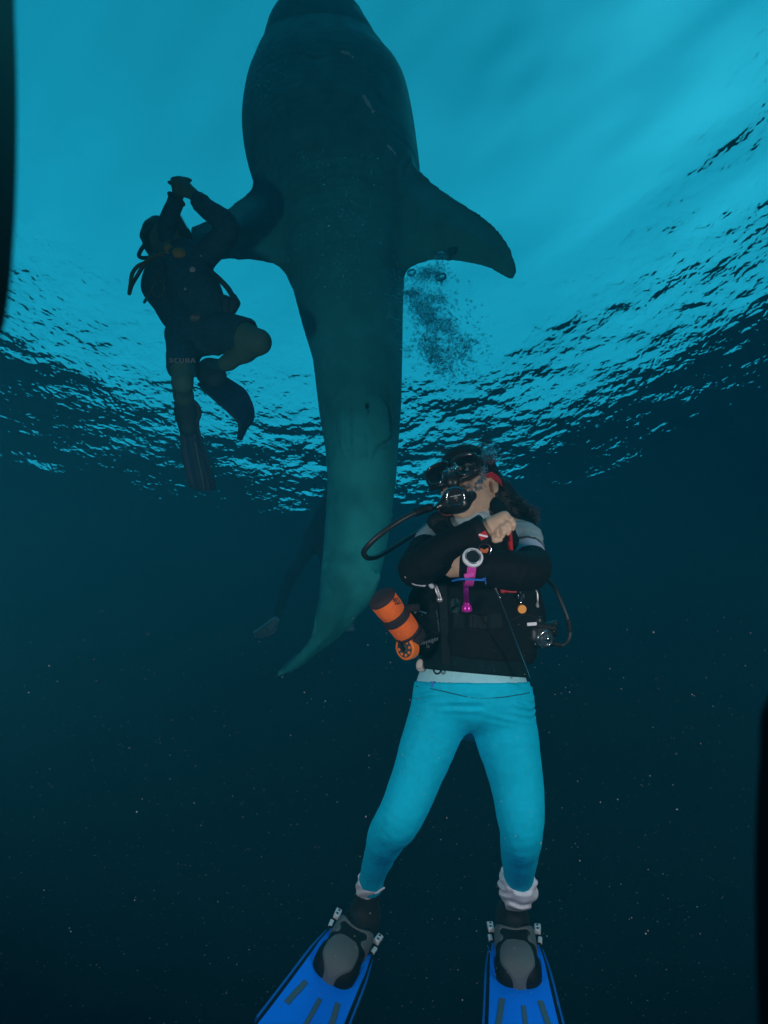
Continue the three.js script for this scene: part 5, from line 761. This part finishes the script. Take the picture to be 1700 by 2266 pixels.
  part('hose', tube([K(345, 585, 2.69), K(300, 592, 2.72), K(250, 612, 2.76), K(205, 645, 2.80), K(160, 668, 2.82), K(125, 715, 2.82), K(113, 790, 2.82), K(106, 842, 2.82)], 0.0095, 10, 80), mat(0.14, 0.13, 0.02, 0.55), reg);
  part('hose_return', tube([K(205, 650, 2.81), K(165, 715, 2.82), K(122, 790, 2.82), K(106, 840, 2.82)], 0.0095, 10), mat(0.06, 0.07, 0.03, 0.55), reg);
  part('neck_hose', tube([K(200, 535, 2.90), K(178, 568, 2.90), K(168, 600, 2.90), K(185, 612, 2.90), K(222, 612, 2.90)], 0.010, 10), plain, reg);
  // fins
  const blue = mat(0.004, 0.04, 0.12, 0.6), F1 = thing('swim_fin', 'long dark blue fin hanging straight down under the bare-legged diver', 'swim fin', K(490, 1640, 2.76)), F2 = thing('swim_fin', 'dark blue fin bent into a curve under the raised leg', 'swim fin', K(600, 1370, 2.7));
  const rib = (l, d) => l.map(([x, y, hw, k = 0]) => [K(x, y, d), CR.clone().multiplyScalar(hw / 2.91 / PXM * d).addScaledVector(CU, hw / 2.91 / PXM * d * k)]);
  ribbon('blade', rib([[483, 1650, 52], [492, 1720, 56], [508, 1800, 62], [528, 1890, 72], [548, 1970, 78], [566, 2040, 80], [578, 2085, 76], [584, 2112, 58]].map(([a, b, c]) => [a, b, c, -0.06]), 2.74), 0.006, blue, F1);
  part('centre_rib', [tube([K(530, 1800, 2.725), K(548, 1900, 2.725), K(575, 2020, 2.725), K(590, 2100, 2.725)], 0.009, 8)], mat(0.04, 0.11, 0.16, 0.5), F1);
  for (const s of [-1, 1]) part('edge_rail', tube([[483, 1650, 52], [508, 1800, 62], [528, 1890, 72], [548, 1970, 78], [566, 2040, 80], [578, 2090, 74]].map(([x, y, h]) => K(x + s * h, y - s * h * -0.06, 2.735)), 0.008, 8), plain, F1);
  part('foot_pocket', nets(blend(0.03, bone(K(478, 1600, 2.76), K(488, 1700, 2.74), 0.062, 0.048)), around([K(483, 1650, 2.75)], 0.13).min, around([K(483, 1650, 2.75)], 0.13).max, 0.009), plain, F1);
  part('strap', tube([K(505, 1525, 2.72), K(545, 1570, 2.72), K(556, 1620, 2.73), K(535, 1670, 2.73)], 0.012, 8), plain, F1); part('buckle', new RoundedBoxGeometry(0.03, 0.06, 0.03, 3, 0.006).applyMatrix4(frame(K(424, 1630, 2.75), CU, BACK)), plain, F1);
  const B2 = [[612, 1385, 60, 26, 2.70], [660, 1425, 75, 18, 2.68], [720, 1470, 82, 20, 2.66], [775, 1515, 80, 26, 2.64], [820, 1570, 68, 24, 2.64], [850, 1625, 58, 12, 2.65], [858, 1668, 44, 2, 2.66], [838, 1712, 20, -2, 2.68], [826, 1750, 12, 0, 2.7], [816, 1786, 5, 0, 2.72]].map(([x, y, hx, hy, d]) => { const c = K(x, y, d), e = K(x + hx * 0.9, y - hy * 0.9 - 22 * (hx / 80), d + 0.05); return [c, e.sub(c)]; });
  ribbon('blade', B2, 0.006, blue, F2);
  for (const s of [-1, 1]) part('edge_rail', tube(B2.slice(0, 8).map(([c, w]) => c.clone().addScaledVector(w, s)), 0.0075, 8), plain, F2);
  part('foot_pocket', nets(blend(0.02, bone(K(600, 1345, 2.70), K(650, 1400, 2.68), 0.052, 0.046), bone(K(650, 1390, 2.68), K(692, 1368, 2.68), 0.04, 0.03)), around([K(630, 1375, 2.69)], 0.13).min, around([K(630, 1375, 2.69)], 0.13).max, 0.009), plain, F2);
  part('strap', tube([K(590, 1335, 2.70), K(566, 1325, 2.70), K(570, 1308, 2.70), K(610, 1303, 2.71), K(648, 1310, 2.70)], 0.008, 8), plain, F2);
}
// ---------------------------------------------------------------- a third diver far off, mostly behind the shark's tail
{
  const q = (x, y, d = 6.4) => at(x, y, d), pel = q(700, 1190), head = q(772, 1040), dark = mat(0.012, 0.05, 0.07, 0.85);
  const L1 = [q(690, 1200), q(652, 1262, 6.2), q(632, 1300, 6.3), q(612, 1368, 6.4)], L2 = [q(715, 1205), q(740, 1290, 6.2), q(752, 1320, 6.3), q(760, 1372, 6.4)];
  const A1 = [q(765, 1090), q(800, 1135), q(815, 1180)], A2 = [q(735, 1088), q(728, 1140), q(745, 1180)];
  const ch = (p, r) => { const b = []; for (let i = 0; i < p.length - 1; i++) b.push(bone(p[i], p[i + 1], r[i], r[i + 1])); return blend(0.03, ...b); };
  const legs = blend(0.04, ch(L1, [0.085, 0.06, 0.05, 0.036]), ch(L2, [0.085, 0.06, 0.05, 0.036])), torso = bone(q(752, 1095), pel, 0.15, 0.13), arms = blend(0.03, ch(A1, [0.06, 0.05, 0.035]), ch(A2, [0.06, 0.05, 0.035])), hd = blend(0.03, bone(head, q(770, 1048), 0.10, 0.09), bone(q(765, 1060), q(758, 1085), 0.06, 0.07));
  const per = thing('person', 'shadowy third diver far behind the shark\'s tail, only legs showing', 'person', pel), bb = around([...L1, ...L2, ...A1, ...A2, head], 0.2), lo = bb.min, hi = bb.max;
  part('body', nets(blend(0.04, legs, torso, arms, hd), lo, hi, 0.024, skinTone), mat(0.4, 0.3, 0.22, 0.7, { vertexColors: true }), per);
  part('wetsuit', nets((x, y, z) => blend(0.04, legs, torso, arms)(x, y, z) - 0.014, lo, hi, 0.022), dark, per);
  part('tank', put(new THREE.CapsuleGeometry(0.09, 0.45, 6, 16), frame(q(742, 1145, 6.62), q(752, 1095).sub(pel), BACK)), dark, per);
  const pale = mat(0.38, 0.42, 0.42, 0.6), g = 'pale fins of the far diver';
  for (const [rows, label] of [[[[607, 1380, 10, 6], [598, 1390, 14, 7], [585, 1398, 12, 6], [572, 1403, 7, 3], [562, 1404, 2, 1]], 'pale pointed fin of the far diver, left of the shark\'s tail'], [[[760, 1374, 9, -5], [766, 1382, 19, -10], [772, 1390, 17, -9], [778, 1396, 11, -5]], 'pale square fin of the far diver, right of the shark\'s tail']]) {
    const t = thing('swim_fin', label, 'swim fin', q(rows[0][0], rows[0][1]), g);
    ribbon('blade', rows.map(([x, y, hx, hy]) => { const c = q(x, y, 6.3), e = q(x + hx * 0.62, y + hy * 0.9 + 4, 6.34); return [c, e.sub(c)]; }), 0.008, pale, t);
    part('foot_pocket', nets(bone(q(rows[0][0] + 2, rows[0][1] - 6, 6.33), q(rows[1][0], rows[1][1], 6.3), 0.05, 0.045), around([q(rows[0][0], rows[0][1], 6.3)], 0.16).min, around([q(rows[0][0], rows[0][1], 6.3)], 0.16).max, 0.014), pale, t);
  }
}
// ---------------------------------------------------------------- bubbles, specks, little fish
const bubbleM = new THREE.MeshPhysicalMaterial({ color: rgb(0.96, 0.98, 1.0), transmission: 1, thickness: 0, roughness: 0.0, ior: 0.7502, side: THREE.DoubleSide });
const bubbleG = new THREE.IcosahedronGeometry(1, 2), speckG = new THREE.IcosahedronGeometry(1, 0);
bubbleG.setAttribute('normal', bubbleG.attributes.position.clone());
function swarm(name, list, geo, m, label, category) {
  const o = new THREE.InstancedMesh(geo, m, list.length), M = new THREE.Matrix4(), q = new THREE.Quaternion();
  const c = list[0][0].clone(); o.position.copy(c);
  list.forEach(([p, r, sx, sy, sz, e], i) => { q.setFromEuler(e ?? new THREE.Euler()); M.compose(p.clone().sub(c), q, V(r * sx, r * sy, r * sz)); o.setMatrixAt(i, M); });
  o.name = numbered(name); o.userData = { kind: 'stuff', label, category }; scene.add(shadows(o)); return o;
}
{
  const R = rng(21), g = () => (R() + R() + R() - 1.5) / 1.5, list = [];
  const add = (x, y, d, r) => list.push([at(x, y, d), r, 0.85 + 0.4 * R(), 0.6 + 0.35 * R(), 0.85 + 0.4 * R(), new THREE.Euler(g() * 0.6, R() * 6, g() * 0.6)]);
  // a ragged cloud: many puffs of different size, thinning outwards and downwards
  for (let k = 0; k < 46; k++) { const t = R(), cy = 600 + 235 * t, cx = 938 + 55 * t + g() * (58 + 55 * t), w = 12 + 26 * R(), h = 10 + 24 * R(), n = Math.round((70 + 330 * R() * R()) * (1.25 - 0.6 * t)), dz = g() * 0.22, big = 1 + 0.9 * t; for (let i = 0; i < n; i++) add(cx + g() * w * 1.5, cy + g() * h * 1.5, 3.25 + dz + g() * 0.06, (0.0015 + 0.0042 * Math.pow(R(), 4)) * big); }
  for (let i = 0; i < 520; i++) { const y = 610 + 260 * R(), x = lerp(875, 1105, R()), q = Math.hypot((x - 975 - (y - 700) * 0.25) / 120, (y - 725) / 150); if (q > 0.6 + 0.5 * R()) continue; add(x, y, 3.25 + g() * 0.3, 0.0028 + 0.0065 * Math.pow(R(), 2.5)); }
  for (let i = 0; i < 420; i++) { const y = 650 + g() * 120, x = 870 + g() * 45; add(x, y, 3.2 + g() * 0.2, 0.002 + 0.003 * R() * R()); }
  for (const [x, y, r] of [[911, 603, 0.024], [974, 566, 0.026], [976, 613, 0.03]]) { list.push([at(x, y, 3.2), r, 1.1, 0.55, 1.1, new THREE.Euler(0.3, 0, 0.1)]); for (let i = 0; i < 90; i++) add(x + g() * 26, y + g() * 22 + 6, 3.2 + g() * 0.1, 0.002 + 0.004 * R() * R()); }
  swarm('bubble_cloud', list, bubbleG, bubbleM, 'cloud of rising bubbles beside the shark\'s body below its right-hand fin', 'bubbles');
}
{
  const R = rng(31), g = () => (R() + R() + R() - 1.5) / 1.5, list = [];
  const add = (x, y, d, r) => list.push([at(x, y, d), r, 0.9 + 0.4 * R(), 0.65 + 0.3 * R(), 0.9 + 0.4 * R(), new THREE.Euler(g() * 0.6, R() * 6, g() * 0.6)]);
  const big = () => 0.0007 + 0.0040 * Math.pow(R(), 5);
  for (let k = 0; k < 34; k++) { const t = R(), cx = lerp(1058, 1092, t) + g() * 26, cy = lerp(1050, 995, t) + g() * 20, w = 5 + 12 * R(), n = 12 + 46 * R(), dz = g() * 0.06; for (let i = 0; i < n; i++) add(cx + g() * w, cy + g() * w * 0.9, 1.53 + dz + g() * 0.02, big()); }
  for (let k = 0; k < 18; k++) { const t = R(), cx = lerp(1046, 1070, t) + g() * 10, cy = lerp(1088, 1056, t) + g() * 14, w = 4 + 9 * R(), n = 10 + 30 * R(); for (let i = 0; i < n; i++) add(cx + g() * w, cy + g() * w, 1.49 + g() * 0.03, big() * 0.85); }
  for (let i = 0; i < 90; i++) { const t = R(); add(lerp(985, 1012, t) + g() * 11, lerp(1048, 1030, t) + g() * 8, 1.445 + g() * 0.02, big()); }
  for (let i = 0; i < 60; i++) { const t = R(); add(lerp(985, 975, t) + g() * 5, lerp(1040, 1075, t), 1.45, 0.0009 + 0.001 * R()); }
  swarm('bubble_cloud', list, bubbleG, bubbleM, 'silvery exhaled bubbles around the woman\'s mask and head', 'bubbles');
}
{
  const R = rng(41), g = () => (R() + R() + R() - 1.5) / 1.5, list = [];
  for (let i = 0; i < 6000; i++) { const d = 0.75 + 1.9 * R(), x = 1700 * R(), y = 1330 + 970 * Math.pow(R(), 0.8); list.push([at(x, y, d), (0.0002 + 0.00075 * Math.pow(R(), 4)) * (0.6 + d * 0.35), 0.6 + R(), 0.6 + R() * 1.2, 0.6 + R(), new THREE.Euler(R() * 6, R() * 6, R() * 6)]); }
  swarm('drifting_specks', list, speckG, mat(0.32, 0.36, 0.36, 0.95), 'tiny pale specks of plankton drifting through the dark water', 'plankton');
}
{
  const R = rng(51), g = () => (R() + R() + R() - 1.5) / 1.5, list = [];
  for (let i = 0; i < 1500; i++) { const y = 330 + 330 * R(), x = 745 + g() * (150 + (500 - y) * 0.1); list.push([at(x, y, 2.6 + 0.7 * R()), 0.0012 + 0.0034 * Math.pow(R(), 3), 0.7 + R() * 0.6, 0.5 + R() * 0.5, 0.7 + R() * 0.6, new THREE.Euler(g(), R() * 6, g())]); }
  for (let i = 0; i < 520; i++) { const x = 590 + g() * 85, y = 190 + g() * 170; list.push([at(x, y, 2.9 + 0.5 * R()), 0.0011 + 0.0026 * Math.pow(R(), 3), 0.7 + R() * 0.6, 0.5 + R() * 0.5, 0.7 + R() * 0.6, new THREE.Euler(g(), R() * 6, g())]); }
  for (let i = 0; i < 420; i++) list.push([at(620 + 280 * R(), 40 + 330 * R(), 2.8 + 0.6 * R()), 0.0011 + 0.0026 * Math.pow(R(), 3), 0.8, 0.6, 0.8, new THREE.Euler(g(), R() * 6, g())]);
  swarm('fine_bubbles', list, bubbleG, bubbleM, 'fine bubbles rising in front of the shark\'s belly and head', 'bubbles');
}
{
  const pale = mat(0.42, 0.95, 0.98, 0.7);
  for (const [a, b, c, label] of [[[757, 114], [770, 118], [778, 124], 'small pale fish under the shark\'s snout, highest of three'], [[806, 213], [814, 228], [824, 244], 'wriggling pale fish under the shark\'s throat, longest of three'], [[858, 322], [866, 330], [872, 337], 'tiny pale fish close to the shark\'s gills, lowest of three']]) {
    const p = [a, b, c].map(([x, y], i) => at(x, y, 3.25 + 0.01 * i)), t = thing('small_fish', label, 'fish', p[1], 'small pale fish under the shark'), L = p[0].distanceTo(p[2]), r = L * 0.12;
    const f = blend(0.006, bone(p[0], p[1], r * 0.9, r), bone(p[1], p[2], r, r * 0.25)), h = around(p, 0.03);
    part('body', nets(f, h.min, h.max, 0.003), pale, t);
    const d = p[2].clone().sub(p[1]).normalize(), w = V().crossVectors(d, BACK).normalize();
    ribbon('tail_fin', [[p[2].clone().addScaledVector(d, -0.004), w.clone().multiplyScalar(r * 0.3)], [p[2].clone().addScaledVector(d, 0.006), w.clone().multiplyScalar(r * 0.8)], [p[2].clone().addScaledVector(d, 0.014), w.clone().multiplyScalar(r * 1.3)]], 0.0008, pale, t);
  }
}
// ---------------------------------------------------------------- the photographer's own lens hood, two blades of which reach into view
{
  const d = 0.085, m = mat(0.006, 0.006, 0.008, 0.6), c = camera.position.clone().addScaledVector(CF, 0.03), t = thing('lens_hood', 'black lens hood round the camera port, its blurred blades edging the picture', 'lens hood', c);
  const fm = new THREE.Matrix4().makeBasis(CR, CU, BACK).setPosition(camera.position.clone().addScaledVector(CF, d));
  const blade = (l) => new THREE.ExtrudeGeometry(new THREE.Shape(new THREE.CatmullRomCurve3(l.map(([x, y]) => V((x - 850) / PXM * d, (1133 - y) / PXM * d, 0)), true, 'centripetal').getPoints(60).slice(0, -1).map((p) => new THREE.Vector2(p.x, p.y))), { depth: 0.05, bevelEnabled: true, bevelThickness: 0.001, bevelSize: 0.0006, bevelSegments: 2 }).applyMatrix4(fm);
  part('blade', blade([[-330, -300], [-20, -240], [14, -90], [21, 40], [25, 200], [24, 380], [18, 530], [6, 660], [-14, 740], [-120, 820], [-330, 760]]), m, t);
  part('blade', blade([[2030, 1500], [1790, 1480], [1704, 1560], [1692, 1680], [1684, 1850], [1684, 2050], [1690, 2250], [1706, 2400], [1790, 2520], [2030, 2520]]), m, t);
  part('ring', new THREE.TorusGeometry(0.115, 0.012, 12, 64).applyMatrix4(new THREE.Matrix4().makeBasis(CR, CU, BACK).setPosition(camera.position.clone().addScaledVector(CF, 0.02))), m, t);
}
// ---------------------------------------------------------------- two unseen strobes, out of view, lighting the woman, shark and left diver
for (const [x, y, spread, ax, ay, label] of [[-0.80, -0.12, 1.12, 940, 1120, 'black underwater strobe out of view at the left, lighting the woman, shark and left diver'], [1.0, -0.08, 0.66, 1050, 1590, 'black underwater strobe out of view at the right, placed to light the woman']]) {
  const o = camera.position.clone().addScaledVector(CR, x).addScaledVector(CU, y).addScaledVector(CF, 0.40), aim = at(ax, ay, 1.45), dir = aim.clone().sub(o).normalize();
  const t = thing('unseen_strobe', label, 'strobe', o), m = frame(o, dir, BACK);
  part('housing', lathe([[0.0, -0.13], [0.03, -0.128], [0.045, -0.11], [0.047, -0.02], [0.056, 0.0], [0.058, 0.02], [0.052, 0.022], [0.046, 0.012], [0, 0.012]], m, 32), mat(0.02, 0.02, 0.022, 0.5), t);
  part('flash_lens', lathe([[0.046, 0.0125], [0.045, 0.017], [0.03, 0.021], [0, 0.023]], m, 32), mat(0.9, 0.9, 0.9, 0.3, { emissive: rgb(1, 0.97, 0.92), emissiveIntensity: 3 }), t);
  part('ball_mount', [lathe([[0, -0.17], [0.012, -0.165], [0.012, -0.13], [0, -0.128]], m, 16)], mat(0.03, 0.03, 0.03, 0.4), t);
  const L = new THREE.SpotLight(0xfbfdff, 2.1, 0, spread, 0.36, 2); L.name = 'strobe_light';
  L.position.copy(dir).multiplyScalar(0.028); L.target.position.copy(dir).multiplyScalar(2); L.castShadow = true; L.shadow.radius = 2.3; L.shadow.mapSize.set(1024, 1024);
  t.add(L, L.target);
}
renderer.render(scene, camera);
